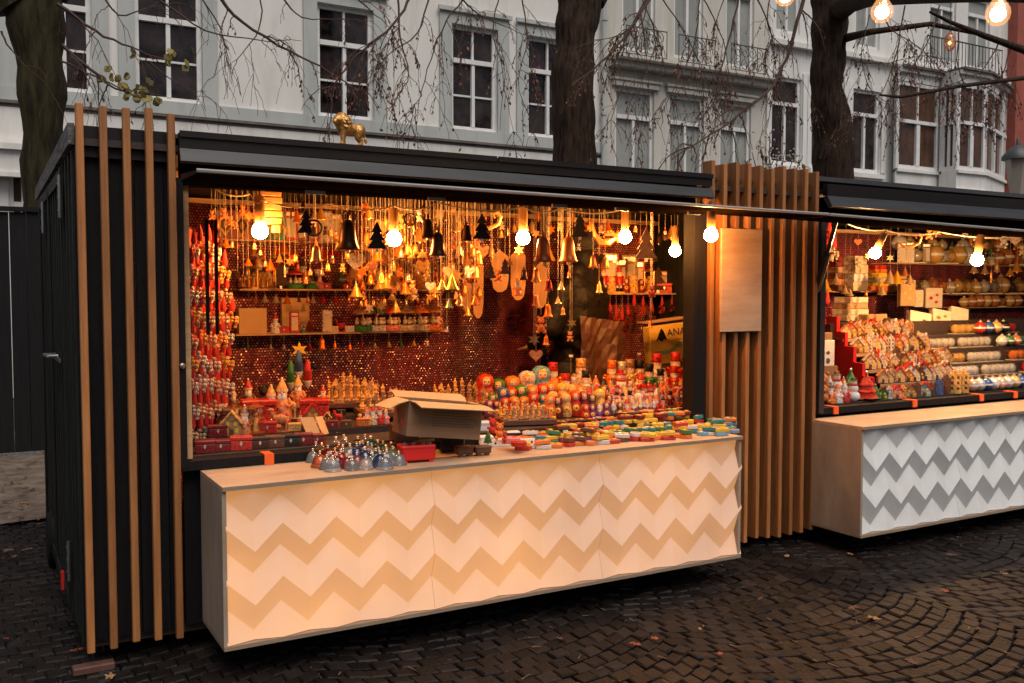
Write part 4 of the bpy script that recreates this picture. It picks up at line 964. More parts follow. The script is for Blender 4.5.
unit('house', [('walls', mk(lambda s: (s.prism([(-.34, 0), (.34, 0), (.34, .55), (0, .92), (-.34, .55)], -.26, .26)), [M['matt']], False), 1),
               ('roof', mk(lambda s: (s.add([(-.42, -.32, .49), (-.42, .32, .49), (0, .32, .96), (0, -.32, .96), (-.38, -.32, .44), (-.38, .32, .44), (0, .32, .90), (0, -.32, .90)], [(0, 3, 2, 1), (4, 5, 6, 7), (0, 4, 7, 3), (1, 2, 6, 5), (0, 1, 5, 4)]), s.add([(.42, -.32, .49), (.42, .32, .49), (0, .32, .96), (0, -.32, .96), (.38, -.32, .44), (.38, .32, .44), (0, .32, .90), (0, -.32, .90)], [(0, 1, 2, 3), (4, 7, 6, 5), (0, 3, 7, 4), (1, 5, 6, 2), (0, 4, 5, 1)]), s.box(.14, .24, .02, .12, .66, 1.0)), [M['matt']], False), 2),
               ('door_and_windows', mk(lambda s: (s.box(-.08, .08, -.268, -.261, .0, .26, 1), s.box(-.26, -.13, -.268, -.261, .12, .3, 0), s.box(.13, .26, -.268, -.261, .12, .3, 0), s.box(-.2, -.08, -.268, -.261, .38, .54, 0), s.box(.08, .2, -.268, -.261, .38, .54, 0)), [M['yellow'], M['brown']], False), 0)])
unit('tower', [('walls', mk(lambda s: (s.prism([(-.17, 0), (.17, 0), (.17, .74), (.09, .74), (.09, .84), (.03, .84), (0, .95), (-.03, .84), (-.09, .84), (-.09, .74), (-.17, .74)], -.14, .14)), [M['matt']], False), 1),
               ('windows', mk(lambda s: [s.box(x, x + .07, -.147, -.141, z, z + .1, 0) for x in (-.12, .05) for z in (.15, .35, .55)], [M['brown']], False), 0)])
unit('globe', [('base', mk(lambda s: s.lathe([(.34, 0), (.36, .05), (.28, .26), (.26, .28)], 16), [M['paint']]), 1), ('scene', mk(lambda s: (s.ball((0, 0, .36), .2, 8, 1, (1, 1, .4)), s.lathe([(.13, .38), (.02, .75)], 8, 0)), [M['green'], M['white']]), 0),
               ('glass_dome', mk(lambda s: s.ball((0, 0, .62), .37, 14), [M['glass']]), 0)])
unit('jar', [('case', mk(lambda s: s.bbox(-.40, .40, -.4, .4, 0, .8, .03), [M['glass']], False), 0), ('bauble', mk(lambda s: (s.ball((0, 0, .42), .34, 14, 0), s.lathe([(.07, .74), (.07, .80)], 8, 1)), [M['bauble'], M['brass']]), 1), ('tray', mk(lambda s: (s.box(-.41, .41, -.41, .41, -.005, .06)), [M['cream']], False), 0)])
unit('bauble', [('ball', mk(lambda s: (s.ball((0, 0, .43), .43, 16)), [M['bauble']]), 1), ('cap', mk(lambda s: s.lathe([(.11, .83), (.11, .92), (.03, .94), (.03, 1)], 8), [M['brass']]), 0), ('painted_band', mk(lambda s: s.lathe([(.432, .37), (.437, .42), (.437, .44), (.432, .49)], 16), [M['white']]), 0)])
def tubeparts(n=5):
    return [('sleeve', mk(lambda s: s.bbox(-n * .5 - .05, n * .5 + .05, -.52, .52, 0, 1.06, .05), [M['glass']], False), 0),
            ('tray', mk(lambda s: s.box(-n * .5 - .04, n * .5 + .04, -.51, .51, .001, .05), [M['cream']], False), 0)] + \
           [('bauble', mk(lambda s, k=k: (s.ball((k - (n - 1) / 2, 0, .54), .47, 12)), [M['glitter']]), 1) for k in range(n)]
unit('tubebox', tubeparts())
unit('card_box', [('box', mk(lambda s: s.bbox(-.7, .7, -.5, .5, 0, 1, .02), [M['cream']], False), 0), ('picture', mk(lambda s: (s.box(-.5, .5, -.508, -.501, .2, .8, 0), s.ball((-.1, -.51, .5), .15, 8, 1, (1, .1, 1)), s.ball((.25, -.51, .45), .12, 8, 2, (1, .1, 1))), [M['paint'], M['red'], M['green']], False), 1)])
unit('lidbox', [('box', mk(lambda s: s.bbox(-1.8, 1.8, -1.2, 1.2, 0, .9, .03), [M['paint']], False), 1), ('lid', mk(lambda s: s.bbox(-1.85, 1.85, -1.25, 1.25, .55, 1.0, .05), [M['cream']], False), 0)])
unit('king', [('piece', mk(lambda s: (s.lathe([(.2, 0), (.2, .06), (.13, .1), (.08, .25), (.07, .55), (.12, .62), (.08, .66), (.12, .82), (.05, .88), (.02, .9)], 10), s.box(-.02, .02, -.02, .02, .88, 1.0), s.box(-.05, .05, -.018, .018, .92, .96)), [M['matt']]), 1)])
unit('pawn', [('piece', mk(lambda s: (s.lathe([(.28, 0), (.28, .1), (.16, .18), (.1, .5), (.17, .6), (.08, .66)], 10), s.ball((0, 0, .82), .18, 8)), [M['matt']]), 1)])
unit('knight', [('piece', mk(lambda s: (s.lathe([(.24, 0), (.24, .08), (.14, .15), (.12, .3)], 10), s.prism([(-.1, .28), (.12, .28), (.14, .6), (.06, .9), (-.02, 1), (-.06, .88), (-.24, .70), (-.22, .58), (-.04, .6)], -.06, .06)), [M['matt']], False), 1)])
unit('glassbell', [('bell_body', mk(lambda s: s.lathe([(.52, 0), (.56, .04), (.47, .24), (.40, .48), (.28, .68), (.06, .78)], 14), [M['cglass']]), 1), ('handle', mk(lambda s: (s.lathe([(.05, .76), (.08, .82), (.04, .87), (.10, .94), (.03, 1)], 8)), [M['brass']]), 0)])
unit('magnet', [('block', mk(lambda s: s.bbox(-1.9, 1.9, -1.3, 1.3, 0, 1, .15), [M['paint']], False), 1), ('relief', mk(lambda s: (s.ball((-.7, 0, 1.0), .7, 8, 0, (1, 1, .3)), s.ball((.7, .2, 1.0), .6, 8, 1, (1.1, 1, .3)), s.ball((.3, -.6, 1.0), .4, 8, 2, (1.5, 1, .3))), [M['paint'], M['yellow'], M['green']]), 2)])
unit('round', [('tin', mk(lambda s: s.lathe([(1.5, 0), (1.6, .1), (1.6, .9), (1.5, 1)], 16), [M['paint']]), 1), ('relief', mk(lambda s: (s.ball((-.4, 0, 1.0), .6, 8, 0, (1, 1, .3)), s.ball((.5, .2, 1.0), .5, 8, 1, (1.1, 1, .3))), [M['paint'], M['red']]), 2)])
def charm(s):
    r2 = random.Random(4)
    for k in range(16): s.ball((r2.uniform(-.14, .14), r2.uniform(-.10, .06), .05 + .48 * k / 16 + r2.uniform(-.02, .02)), r2.uniform(.04, .07), 6)
unit('charm', [('charm_cluster', mk(charm, [M['glitter']]), 1), ('red_tassel', mk(lambda s: (s.lathe([(.05, .5), (.09, .6), (.06, .8), (.015, 1)], 8)), [M['redcloth']]), 0)])
unit('smalltree', [('tree', mk(lambda s: (s.lathe([(.34, .1), (.20, .34)], 12), s.lathe([(.28, .3), (.15, .56)], 12), s.lathe([(.21, .52), (.02, .92)], 12), s.lathe([(.06, 0), (.06, .12)], 8)), [M['glitter']]), 1), ('star', mk(lambda s: s.ball((0, 0, .95), .05, 6), [M['brass']]), 0)])
unit('horsefig', [('figure', mk(lambda s: (s.ball((0, 0, .48), .2, 10, 0, (1.5, .8, 1)), s.tube([(-.22, 0, .5), (-.32, 0, .75), (-.28, 0, .86)], [.1, .08, .06], 8), s.ball((-.36, 0, .84), .09, 8, 0, (1.5, .8, .9)), [s.tube([(x, y, .4), (x, y, .04)], [.06, .04], 6) for x in (-.2, .2) for y in (-.08, .08)], s.box(-.36, .36, -.14, .14, 0, .04)), [M['matt']]), 1)])

NAMES = {'doll': 'nesting_doll', 'nutcracker': 'nutcracker', 'gnome': 'santa_figurine', 'snowman': 'snowman_figurine', 'bell': 'hanging_bell', 'conebell': 'hanging_cone_bell', 'treeorn': 'tree_ornament', 'heart': 'heart_ornament', 'ring': 'hoop_ornament', 'star': 'star_ornament', 'icicle': 'icicle_ornament', 'teddy': 'bear_ornament', 'carousel': 'carousel_music_box', 'lantern': 'angel_lantern', 'ornbox': 'ornament_plaque', 'tallbox': 'gift_carton', 'jewelbox': 'trinket_box', 'house': 'miniature_house', 'tower': 'miniature_tower', 'globe': 'snow_globe', 'jar': 'boxed_bauble', 'bauble': 'bauble', 'tubebox': 'bauble_pack', 'card_box': 'picture_box', 'lidbox': 'flat_box', 'king': 'chess_king', 'pawn': 'chess_pawn', 'knight': 'chess_knight', 'glassbell': 'glass_bell', 'magnet': 'souvenir_magnet', 'round': 'souvenir_tin', 'charm': 'charm_pendant', 'smalltree': 'table_tree', 'horsefig': 'horse_figurine'}
CATS = {'doll': 'nesting doll', 'gnome': 'santa figurine', 'snowman': 'snowman', 'bell': 'bell', 'conebell': 'bell', 'treeorn': 'ornament', 'heart': 'ornament', 'ring': 'ornament', 'star': 'ornament', 'icicle': 'ornament', 'teddy': 'ornament', 'carousel': 'music box', 'lantern': 'lantern', 'ornbox': 'plaque', 'tallbox': 'box', 'jewelbox': 'trinket box', 'house': 'miniature house', 'tower': 'miniature tower', 'globe': 'snow globe', 'jar': 'boxed bauble', 'tubebox': 'bauble pack', 'card_box': 'box', 'lidbox': 'box', 'king': 'chess piece', 'pawn': 'chess piece', 'knight': 'chess piece', 'glassbell': 'glass bell', 'magnet': 'magnet', 'round': 'tin', 'charm': 'pendant', 'smalltree': 'tabletop tree', 'horsefig': 'figurine'}
CN = {'red': (.60, .03, .015), 'dark red': (.22, .012, .012), 'orange': (.85, .22, .03), 'yellow': (.85, .55, .05), 'green': (.05, .22, .06), 'blue': (.04, .12, .35), 'light blue': (.18, .42, .55), 'white': (.75, .72, .66), 'cream': (.70, .55, .36), 'brown': (.16, .06, .025), 'black': (.02, .015, .012), 'gold': (.85, .5, .14), 'pink': (.80, .25, .22), 'silver': (.72, .68, .62), 'purple': (.20, .04, .16), 'pale green': (.30, .45, .22), 'copper': (.65, .24, .08), 'dark brown': (.06, .024, .012), 'tan': (.45, .26, .12), 'clear': (.8, .8, .8), 'teal': (.03, .25, .24)}
def ppm(p): return FPX / depth(p)
count = {}
def item(kind, p, hpx=None, h=None, col='red', col2=None, label='', group=None, rot=None, tilt=(0, 0), cord=None, scxy=1.0, cm='cord'):
    """one piece of merchandise: an Empty with its parts; p is its base"""
    h = h or hpx / ppm(p)
    if kind == 'bell': scxy *= .74
    t = bpy.data.objects.new(NAMES.get(kind, kind), None); COL.objects.link(t); t.empty_display_size = .02
    t.location = p; t.rotation_euler = (tilt[0], tilt[1], rot if rot is not None else -math.atan2(p[0], p[1]) * .8 + R_.uniform(-.15, .15))
    tag(t, label, CATS.get(kind, kind), group)
    for nm, me, use in P[kind]:
        c = CN[col] if use == 1 else (CN[col2 or col] if use == 2 else None)
        add(nm, me, t, sc=(h * scxy, h * scxy, h), col=c)
    if cord:
        L_ = cord - p[2] - h
        if L_ > .01: add('cord', CORD, t, loc=(0, 0, h * .97), sc=(1, 1, L_ + h * .03))
    return t
s = MB(); s.tube([(0, 0, 0), (0, 0, 1)], .0011, 3); CORD = s.mesh('cord', M['cord'])
KP = {'doll': 'matryoshka nesting doll', 'nutcracker': 'wooden nutcracker soldier', 'gnome': 'small santa figurine', 'snowman': 'snowman figurine', 'bell': 'hanging bell', 'conebell': 'hanging cone bell', 'treeorn': 'flat tree ornament', 'heart': 'heart ornament', 'ring': 'hoop ornament', 'star': 'star ornament', 'icicle': 'icicle ornament', 'teddy': 'little bear ornament', 'carousel': 'carousel music box', 'lantern': 'gold angel lantern', 'ornbox': 'plaque with lozenge', 'tallbox': 'gift carton', 'jewelbox': 'lacquered trinket box', 'house': 'miniature gabled house', 'tower': 'miniature belfry tower', 'globe': 'snow globe', 'jar': 'boxed bauble', 'bauble': 'round bauble', 'tubebox': 'clear bauble pack', 'card_box': 'picture box', 'lidbox': 'flat box', 'king': 'chess king', 'pawn': 'chess pawn', 'knight': 'chess knight', 'glassbell': 'glass bell', 'magnet': 'souvenir magnet', 'round': 'round souvenir tin', 'charm': 'charm pendant', 'smalltree': 'little tabletop tree', 'horsefig': 'carved horse'}
def row(where, group, entries, Y, z=None, py=None, cord=None, jit=.0, **kw):
    """entries sorted left to right: (px, kind, height px, colour[, colour2][, drop]); hung when cord is given"""
    entries = sorted(entries, key=lambda e: e[0]); n = len(entries)
    for i, e in enumerate(entries):
        px, kind, hp, col = e[:4]; col2 = e[4] if len(e) > 4 else None
        yy = Y + R_.uniform(-jit, jit)
        if cord is None: 
            q = at(px, 300, Y=yy); p = Vector((q.x, yy, z))
        else:
            p = at(px, e[5], Y=yy)
        l = f"{col} {KP[kind]}, {ordn(i + 1)} from left {where}"
        item(kind, p, hpx=hp, col=col, col2=col2, label=l, group=group, cord=cord, **kw)

rc = lambda *a: R_.choice(a)
# ---- top shelf plaques
row('on the top shelf of the left stall', 'plaques on the top shelf', [(226, 'ornbox', 29, 'dark red'), (243, 'ornbox', 27, 'copper'), (276, 'ornbox', 27, 'green'), (292, 'tallbox', 30, 'red'), (303, 'tallbox', 27, 'dark red'), (326, 'tallbox', 30, 'silver'), (336, 'tallbox', 28, 'gold'), (315, 'tallbox', 22, 'red')], 6.12, z=zS1)
# hanging balls below top shelf
row('hanging under the top shelf', 'little bells under the top shelf', [(x, 'conebell', 7, rc('red', 'orange', 'copper', 'cream'), None, 256 + (i % 3)) for i, x in enumerate((226, 238, 251, 263, 274, 285, 296, 303))], 6.06, cord=zS1 - .015)
# middle shelf
row('on the middle shelf', 'gifts on the middle shelf', [(243, 'lantern', 20, 'brown'), (254, 'lantern', 22, 'gold'), (263, 'lantern', 19, 'brown'), (271, 'lantern', 22, 'gold'), (281, 'treeorn', 30, 'dark brown'), (296, 'carousel', 20, 'green', 'red'), (312, 'globe', 18, 'green'), (320, 'gnome', 16, 'pink'), (327, 'jewelbox', 6, 'red'), (337, 'teddy', 17, 'dark brown'), (347, 'jewelbox', 5, 'red'), (357, 'gnome', 18, 'blue'), (367, 'smalltree', 20, 'black'), (377, 'gnome', 18, 'orange', 'white'), (387, 'gnome', 20, 'blue', 'red'), (397, 'gnome', 17, 'gold', 'red'), (407, 'gnome', 20, 'red'), (416, 'doll', 20, 'orange'), (426, 'gnome', 22, 'cream', 'orange'), (436, 'doll', 19, 'red')], 6.12, z=zS2)
row('in the rear line of the middle shelf', 'gifts at the rear of the middle shelf', [(x, rc('doll', 'gnome', 'globe', 'gnome', 'tallbox'), R_.uniform(24, 34), rc('orange', 'brown', 'gold', 'copper', 'dark red')) for x in (249, 259, 285, 303, 318, 342, 352, 371, 382, 392, 402, 412, 421, 431)], 6.22, z=zS2)
row('hanging under the middle shelf', 'small bells under the middle shelf', [(x, k, h, c, None, y) for x, k, h, c, y in ((249, 'bell', 6, 'dark red', 303), (256, 'conebell', 8, 'copper', 303), (265, 'conebell', 8, 'silver', 302), (276, 'conebell', 9, 'silver', 303), (287, 'conebell', 9, 'orange', 304), (299, 'bell', 7, 'brown', 302), (308, 'bell', 8, 'copper', 303), (313, 'conebell', 7, 'silver', 303), (323, 'conebell', 8, 'red', 303), (336, 'conebell', 7, 'red', 303), (349, 'bell', 7, 'orange', 302), (361, 'bell', 10, 'gold', 307), (373, 'bell', 11, 'gold', 307), (384, 'bell', 11, 'gold', 306), (395, 'bell', 9, 'tan', 306), (406, 'bell', 9, 'silver', 306), (417, 'bell', 12, 'dark red', 305), (427, 'bell', 8, 'gold', 305), (438, 'conebell', 8, 'silver', 307))], 6.05, cord=zS2 - .015)
# lower shelf
row('on the lower shelf', 'goods on the lower shelf', [(275, 'gnome', 20, 'white', 'red'), (283, 'jewelbox', 7, 'red'), (294, 'tallbox', 21, 'red'), (303, 'globe', 11, 'green'), (309, 'smalltree', 14, 'dark red'), (327, 'tallbox', 22, 'cream'), (341, 'horsefig', 14, 'red'), (333, 'jewelbox', 6, 'cream'), (349, 'jewelbox', 6, 'white'), (363, 'carousel', 25, 'green', 'tan'), (376, 'carousel', 25, 'white', 'green'), (390, 'carousel', 25, 'pink', 'red'), (405, 'carousel', 25, 'cream', 'tan'), (420, 'carousel', 25, 'cream', 'orange'), (433, 'carousel', 25, 'orange', 'copper')], 6.12, z=zS3)
p = at(252, 332, Y=6.12); s = MB(); s.bbox(-.09, .09, -.03, .05, 0, .165, .003); tag(s.build('kraft_carton', M['cardin'], None, loc=(p.x, 6.12, zS3)), 'plain kraft carton at the left end of the lower shelf', 'box')
p = at(299, 312, Y=6.24); s = MB(); s.bbox(-.12, .07, -.01, .03, .0, .23, .003); tag(s.build('kraft_carton', M['cardin'], None, loc=(p.x, 6.24, zS3)), 'kraft carton standing behind the red toys on the lower shelf', 'box')
row('hanging under the lower shelf', 'small bells under the lower shelf', [(x, k, h, c, None, y) for x, k, h, c, y in ((248, 'conebell', 5, 'green', 349), (271, 'conebell', 5, 'silver', 349), (284, 'conebell', 5, 'silver', 349), (310, 'conebell', 7, 'red', 350), (322, 'bell', 15, 'orange', 350), (335, 'bell', 7, 'orange', 348), (350, 'bell', 8, 'orange', 350), (362, 'bell', 7, 'dark red', 348), (375, 'conebell', 6, 'cream', 348), (389, 'conebell', 6, 'gold', 347), (401, 'conebell', 6, 'green', 347), (414, 'conebell', 6, 'gold', 346), (427, 'conebell', 6, 'silver', 346))], 6.05, cord=zS3 - .015)
# right shelf in front of the divider
row('on the right shelf beside the divider', 'toys on the right shelf', [(603, 'nutcracker', 27, 'red', 'orange'), (611, 'doll', 17, 'gold'), (619, 'nutcracker', 26, 'red', 'red'), (626, 'doll', 15, 'dark red'), (633, 'doll', 19, 'gold'), (641, 'doll', 14, 'dark red'), (649, 'lantern', 24, 'gold'), (658, 'treeorn', 30, 'dark brown'), (664, 'jewelbox', 10, 'red'), (676, 'jewelbox', 8, 'dark brown')], 5.92, z=zS4)
row('in rear line of right shelf by the divider', 'cartons at the rear of the right shelf', [(609, 'tallbox', 40, 'copper'), (619, 'tallbox', 34, 'dark red'), (628, 'tallbox', 38, 'tan'), (637, 'tallbox', 32, 'red'), (663, 'tallbox', 22, 'orange')], 6.01, z=zS4)
row('under the right shelf by the divider', 'red tassels under the right shelf', [(x, 'charm', h, rc('red', 'copper', 'dark red'), None, y) for x, h, y in ((610, 20, 322), (616, 24, 328), (622, 26, 333), (628, 22, 326), (634, 25, 318), (643, 20, 316), (652, 24, 325), (662, 18, 314), (672, 15, 312))], 5.85, cord=zS4 - .015)

# ---- hanging ornaments from the ceiling, three lines
def hang(where, group, ents, Y, cm='cord'):
    row(where, group, ents, Y, cord=2.235, jit=.03)
big = [(306, 'treeorn', 30, 'black', None, 236), (314, 'ring', 20, 'black', None, 238), (316, 'bell', 20, 'copper', None, 262), (348, 'bell', 38, 'dark brown', None, 250), (349, 'ring', 17, 'black', None, 226), (377, 'treeorn', 34, 'black', None, 252), (410, 'ring', 15, 'dark brown', None, 227), (428, 'bell', 24, 'dark brown', None, 238), (438, 'bell', 30, 'dark brown', None, 256), (467, 'bell', 20, 'dark brown', None, 241), (482, 'treeorn', 32, 'black', None, 242), (543, 'bell', 32, 'brown', None, 262), (568, 'bell', 32, 'copper', None, 262), (580, 'treeorn', 30, 'black', None, 240), (593, 'bell', 16, 'copper', None, 268), (605, 'bell', 16, 'gold', None, 269), (599, 'heart', 12, 'dark brown', None, 264), (646, 'treeorn', 38, 'dark brown', None, 262), (415, 'icicle', 20, 'gold', None, 236)]
hang('on the front hanging line', 'ornaments on the front hanging line', big, 4.70)
mid = []
xs = 356
rr2 = random.Random(15)
while xs < 482:
    y = rr2.uniform(222, 300) if xs < 470 else rr2.uniform(240, 300)
    k = rr2.choice(['conebell', 'conebell', 'bell', 'bell', 'bell', 'star', 'heart', 'teddy', 'icicle'])
    mid.append((xs, k, rr2.uniform(11, 19), rr2.choice(['gold', 'gold', 'cream', 'gold', 'copper', 'white', 'orange', 'brown']), None, y)); xs += rr2.uniform(2.6, 4.2)
hang('on the second hanging line', 'ornaments on the second hanging line', mid[:36], 5.25)
mid2 = []; xs = 352
while xs < 484:
    mid2.append((xs, rr2.choice(['conebell', 'bell', 'bell', 'icicle', 'teddy', 'heart']), rr2.uniform(12, 22), rr2.choice(['gold', 'cream', 'white', 'copper', 'tan', 'brown', 'gold']), None, rr2.uniform(228, 286))); xs += rr2.uniform(3.4, 4.6)
hang('on the third hanging line', 'ornaments on the third hanging line', mid2[:34], 5.5)
for nm_, Y_, a_, b_, ya, yb_, hs in (('fourth', 5.62, 358, 482, 216, 300, (12, 20)), ('fifth', 5.1, 362, 480, 214, 292, (9, 15)), ('sixth', 5.38, 366, 478, 246, 318, (9, 14)), ('seventh', 5.2, 484, 600, 222, 270, (8, 13)), ('eighth', 5.5, 486, 680, 218, 262, (8, 14)), ('ninth', 5.4, 212, 352, 214, 240, (8, 14)), ('tenth', 5.2, 216, 350, 246, 284, (7, 12))):
    e_ = []; xs = a_
    while xs < b_ and len(e_) < 39:
        e_.append((xs, rr2.choice(['conebell', 'bell', 'bell', 'gnome', 'icicle', 'teddy', 'star']), rr2.uniform(*hs), rr2.choice(['gold', 'cream', 'gold', 'copper', 'orange', 'brown', 'white', 'dark brown']), 'red', rr2.uniform(ya, yb_))); xs += rr2.uniform(3.1, 4.4) * ({'seventh': 2.2, 'eighth': 1.5, 'ninth': 1.6, 'tenth': 1.4}.get(nm_, 1))
    hang(f'on the {nm_} hanging line', f'ornaments on the {nm_} hanging line', e_, Y_)
low = [(442, 'conebell', 12, 'gold', None, 290), (452, 'conebell', 16, 'yellow', None, 290), (449, 'conebell', 10, 'pale green', None, 308), (459, 'conebell', 10, 'copper', None, 304), (475, 'conebell', 11, 'orange', None, 305), (441, 'teddy', 12, 'copper', None, 328), (447, 'bell', 7, 'silver', None, 332), (491, 'treeorn', 18, 'dark brown', None, 280), (498, 'teddy', 14, 'orange', None, 282), (505, 'treeorn', 20, 'dark brown', None, 276), (517, 'gnome', 19, 'orange', None, 296), (524, 'bell', 14, 'dark brown', None, 280), (536, 'bell', 17, 'copper', None, 282), (549, 'bell', 15, 'dark red', None, 291), (536, 'bell', 14, 'copper', None, 306), (548, 'bell', 16, 'orange', None, 317), (562, 'bell', 8, 'gold', None, 291), (561, 'conebell', 9, 'cream', None, 290), (558, 'conebell', 8, 'cream', None, 304), (563, 'bell', 9, 'gold', None, 315), (569, 'bell', 8, 'copper', None, 278), (599, 'bell', 12, 'gold', None, 293), (541, 'teddy', 20, 'orange', None, 334), (534, 'star', 13, 'tan', None, 346), (536, 'heart', 14, 'copper', None, 362), (546, 'bell', 12, 'orange', None, 345), (570, 'teddy', 12, 'copper', None, 342), (572, 'star', 10, 'gold', None, 328), (652, 'teddy', 14, 'dark red', None, 298), (651, 'bell', 10, 'dark brown', None, 318), (650, 'bell', 9, 'copper', None, 328)]
hang('on the low hanging line', 'ornaments on the low hanging line', low, 4.76)
# extra: small bells with red/orange under top, left of centre
hang('in the left hanging cluster', 'small bells of the left cluster', [(x, rc('bell', 'conebell', 'teddy'), R_.uniform(7, 14), rc('orange', 'red', 'copper', 'cream', 'gold'), None, R_.uniform(248, 282)) for x in (238, 247, 254, 262, 269, 276, 284, 291, 298, 306, 323, 331, 338, 345, 352)], 5.75)
# wooden spoons / boards
row('hanging left of the jacketed person', 'wooden boards hung between bulbs', [(x, 'board', 1, 'tan') for x in ()], 5.6, z=0)
for i, (px, y0, y1, w_) in enumerate(((467, 262, 312, 9), (478, 258, 318, 11), (500, 250, 292, 17), (518, 248, 300, 15), (540, 262, 308, 14))):
    a, b = at(px, y0, Y=5.7), at(px, y1, Y=5.7); h = a.z - b.z; ww = w_ / ppm(a) / 2
    t = thing('wooden_board', f'orange-lit rounded wooden board, {ordn(i + 1)} from left below the centre bulb', 'wooden board', b, -.4, 'wooden boards below the centre bulb')
    s = MB(); s.prism([(-ww, h * .3), (-ww * .8, h * .08), (-ww * .3, 0), (ww * .3, 0), (ww * .8, h * .08), (ww, h * .3), (ww, h * .85), (ww * .3, h * .95), (0, h), (-ww * .3, h * .95), (-ww, h * .85)], -.01, .01); s.build('board', M['socket2'], t)
    add('cord', CORD, t, loc=(0, 0, h), sc=(1, 1, max(.02, 2.235 - b.z - h)))
# scroll brackets and crescent
for i, (px, py) in enumerate(((485, 224), (604, 238), (909, 243))):
    p = at(px, py, Y=5.1); t = thing('scroll_ornament', ['gold scroll ornament left of the third bulb', 'carved crescent ornament left of the fourth bulb', 'small carved scroll hanging in the right stall'][i], 'ornament', p, -.5)
    s = MB(); s.tube([(-.09, 0, .0), (-.04, 0, -.03), (.03, 0, -.025), (.08, 0, .0), (.10, 0, .045), (.08, 0, .075), (.05, 0, .06), (.06, 0, .035)] if i != 1 else [(-.08, 0, .1), (-.06, 0, .02), (-.02, 0, -.03), (.03, 0, -.03), (.08, 0, .0), (.06, 0, .03), (.0, 0, .02)], [.006, .012, .014, .012, .010, .009, .008, .006] if i != 1 else [.006, .016, .026, .028, .014, .02, .008], 7)
    s.build('scroll', M['gold'] if i != 1 else M['brass'], t, smooth=True, color=CN['copper']); add('cord', CORD, t, loc=(0, 0, 0), sc=(1, 1, 2.235 - p.z))

# ---- red cloth with charm pendants at the left
t = thing('red_cloth', 'tall red cloth hung at the left of the stall as backing for charms', 'cloth', (.0, 0, 0))
pl, pr = at(189, 300, Y=4.86), at(226, 300, Y=5.35)
zt_, zb_ = at(200, 230, Y=5.0).z, 1.00
s = MB(); n = 26; vs = []; fs = []
for j in range(13):
    for i in range(n + 1):
        u = i / n; v = j / 12
        q = pl.lerp(pr, u * (.62 + .38 * min(1, v * 2.2)))
        wv = .022 * math.sin(u * 24 + v * 1.5)
        vs.append((q.x + wv * .5, q.y + wv, zt_ + (zb_ - zt_) * v - .05 * u))
for j in range(12):
    for i in range(n): a = j * (n + 1) + i; fs.append((a, a + 1, a + n + 2, a + n + 1))
o3 = Vector((pl.x, pl.y, zb_)); s.add([tuple(Vector(v) - o3) for v in vs], fs); t.location = o3
c_ = s.build('cloth_sheet', M['redcloth'], t, smooth=True)
mo = c_.modifiers.new('thick', 'SOLIDIFY'); mo.thickness = .004
s = MB(); a = at(205, 226, Y=5.0); 
for dx in (0, .045): s.box(dx - .008, dx + .008, -.02, -.012, -.55, .02)
s.build('hanging_strap', M['black'], None, loc=(a.x - .03, 4.84, a.z)); bpy.context.scene.collection.objects[-1]
tag(bpy.data.objects['hanging_strap'], 'pair of dark straps in front of the red cloth', 'strap')
rowsC = [(262, 216, 4), (282, 225, 5), (305, 226, 5), (328, 232, 6), (350, 229, 5), (373, 230, 6), (395, 230, 6), (420, 222, 5), (444, 212, 4)]
k = 0
for j, (yb, xr, n) in enumerate(rowsC):
    for i in range(n):
        px = 193 + (xr - 193) * i / (n - 1) + R_.uniform(-1.5, 1.5); Yc = 4.78 + .42 * (px - 190) / 40
        p = at(px, yb + R_.uniform(-3, 3), Y=Yc - .04)
        item('charm', p, hpx=R_.uniform(32, 40), col=rc('cream', 'gold', 'silver', 'cream'), label=f'pale charm, {ordn(i + 1)} from left in {ordn(j + 1)} row on red cloth', group='charms hung on the red cloth', scxy=1.0)
# ---- star with gnomes
p = at(300, 392, Y=5.62)
t = thing('gnome_stand', 'dark stand topped by a yellow star above the tables', 'display stand', p, -.3)
zz = at(299, 350, Y=5.62).z - p.z; lw = .986 - p.z
s = MB(); s.lathe([(.07, lw), (.07, lw + .015), (.010, lw + .02), (.009, zz)], 10); s.tube([(-.10, 0, zz * .55), (0, 0, zz * .8), (.10, 0, zz * .55)], .01, 5); s.build('stem', M['black'], t)
s = MB(); starp(s, .05, .024, -.008, .008, zz, 6); s.build('star', M['yellow'], t)
for i, (px, py, c) in enumerate(((291, 391, 'green'), (299, 380, 'blue'), (308, 389, 'red'))):
    q = at(px, py, Y=5.56); tt = thing('gnome_hanger', f'long-hatted gnome in {c} hanging upside down under the yellow star', 'gnome', q, -.3, 'gnomes hanging under the star'); tt.scale = (.75, .75, .75)
    s = MB(); s.lathe([(.02, .05), (.034, .07), (.030, .15), (.018, .22), (.01, .24)], 10); s.build('robe', M['paint'], tt, smooth=True, color=CN[c])
    s = MB(); s.lathe([(.002, 0), (.02, .03), (.034, .065), (.03, .075)], 10); s.build('beard', M['white'], tt, smooth=True)
    add('cord', CORD, tt, loc=(0, 0, .23), sc=(1, 1, max(.03, (p.z + zz - q.z) / .75 - .25)))

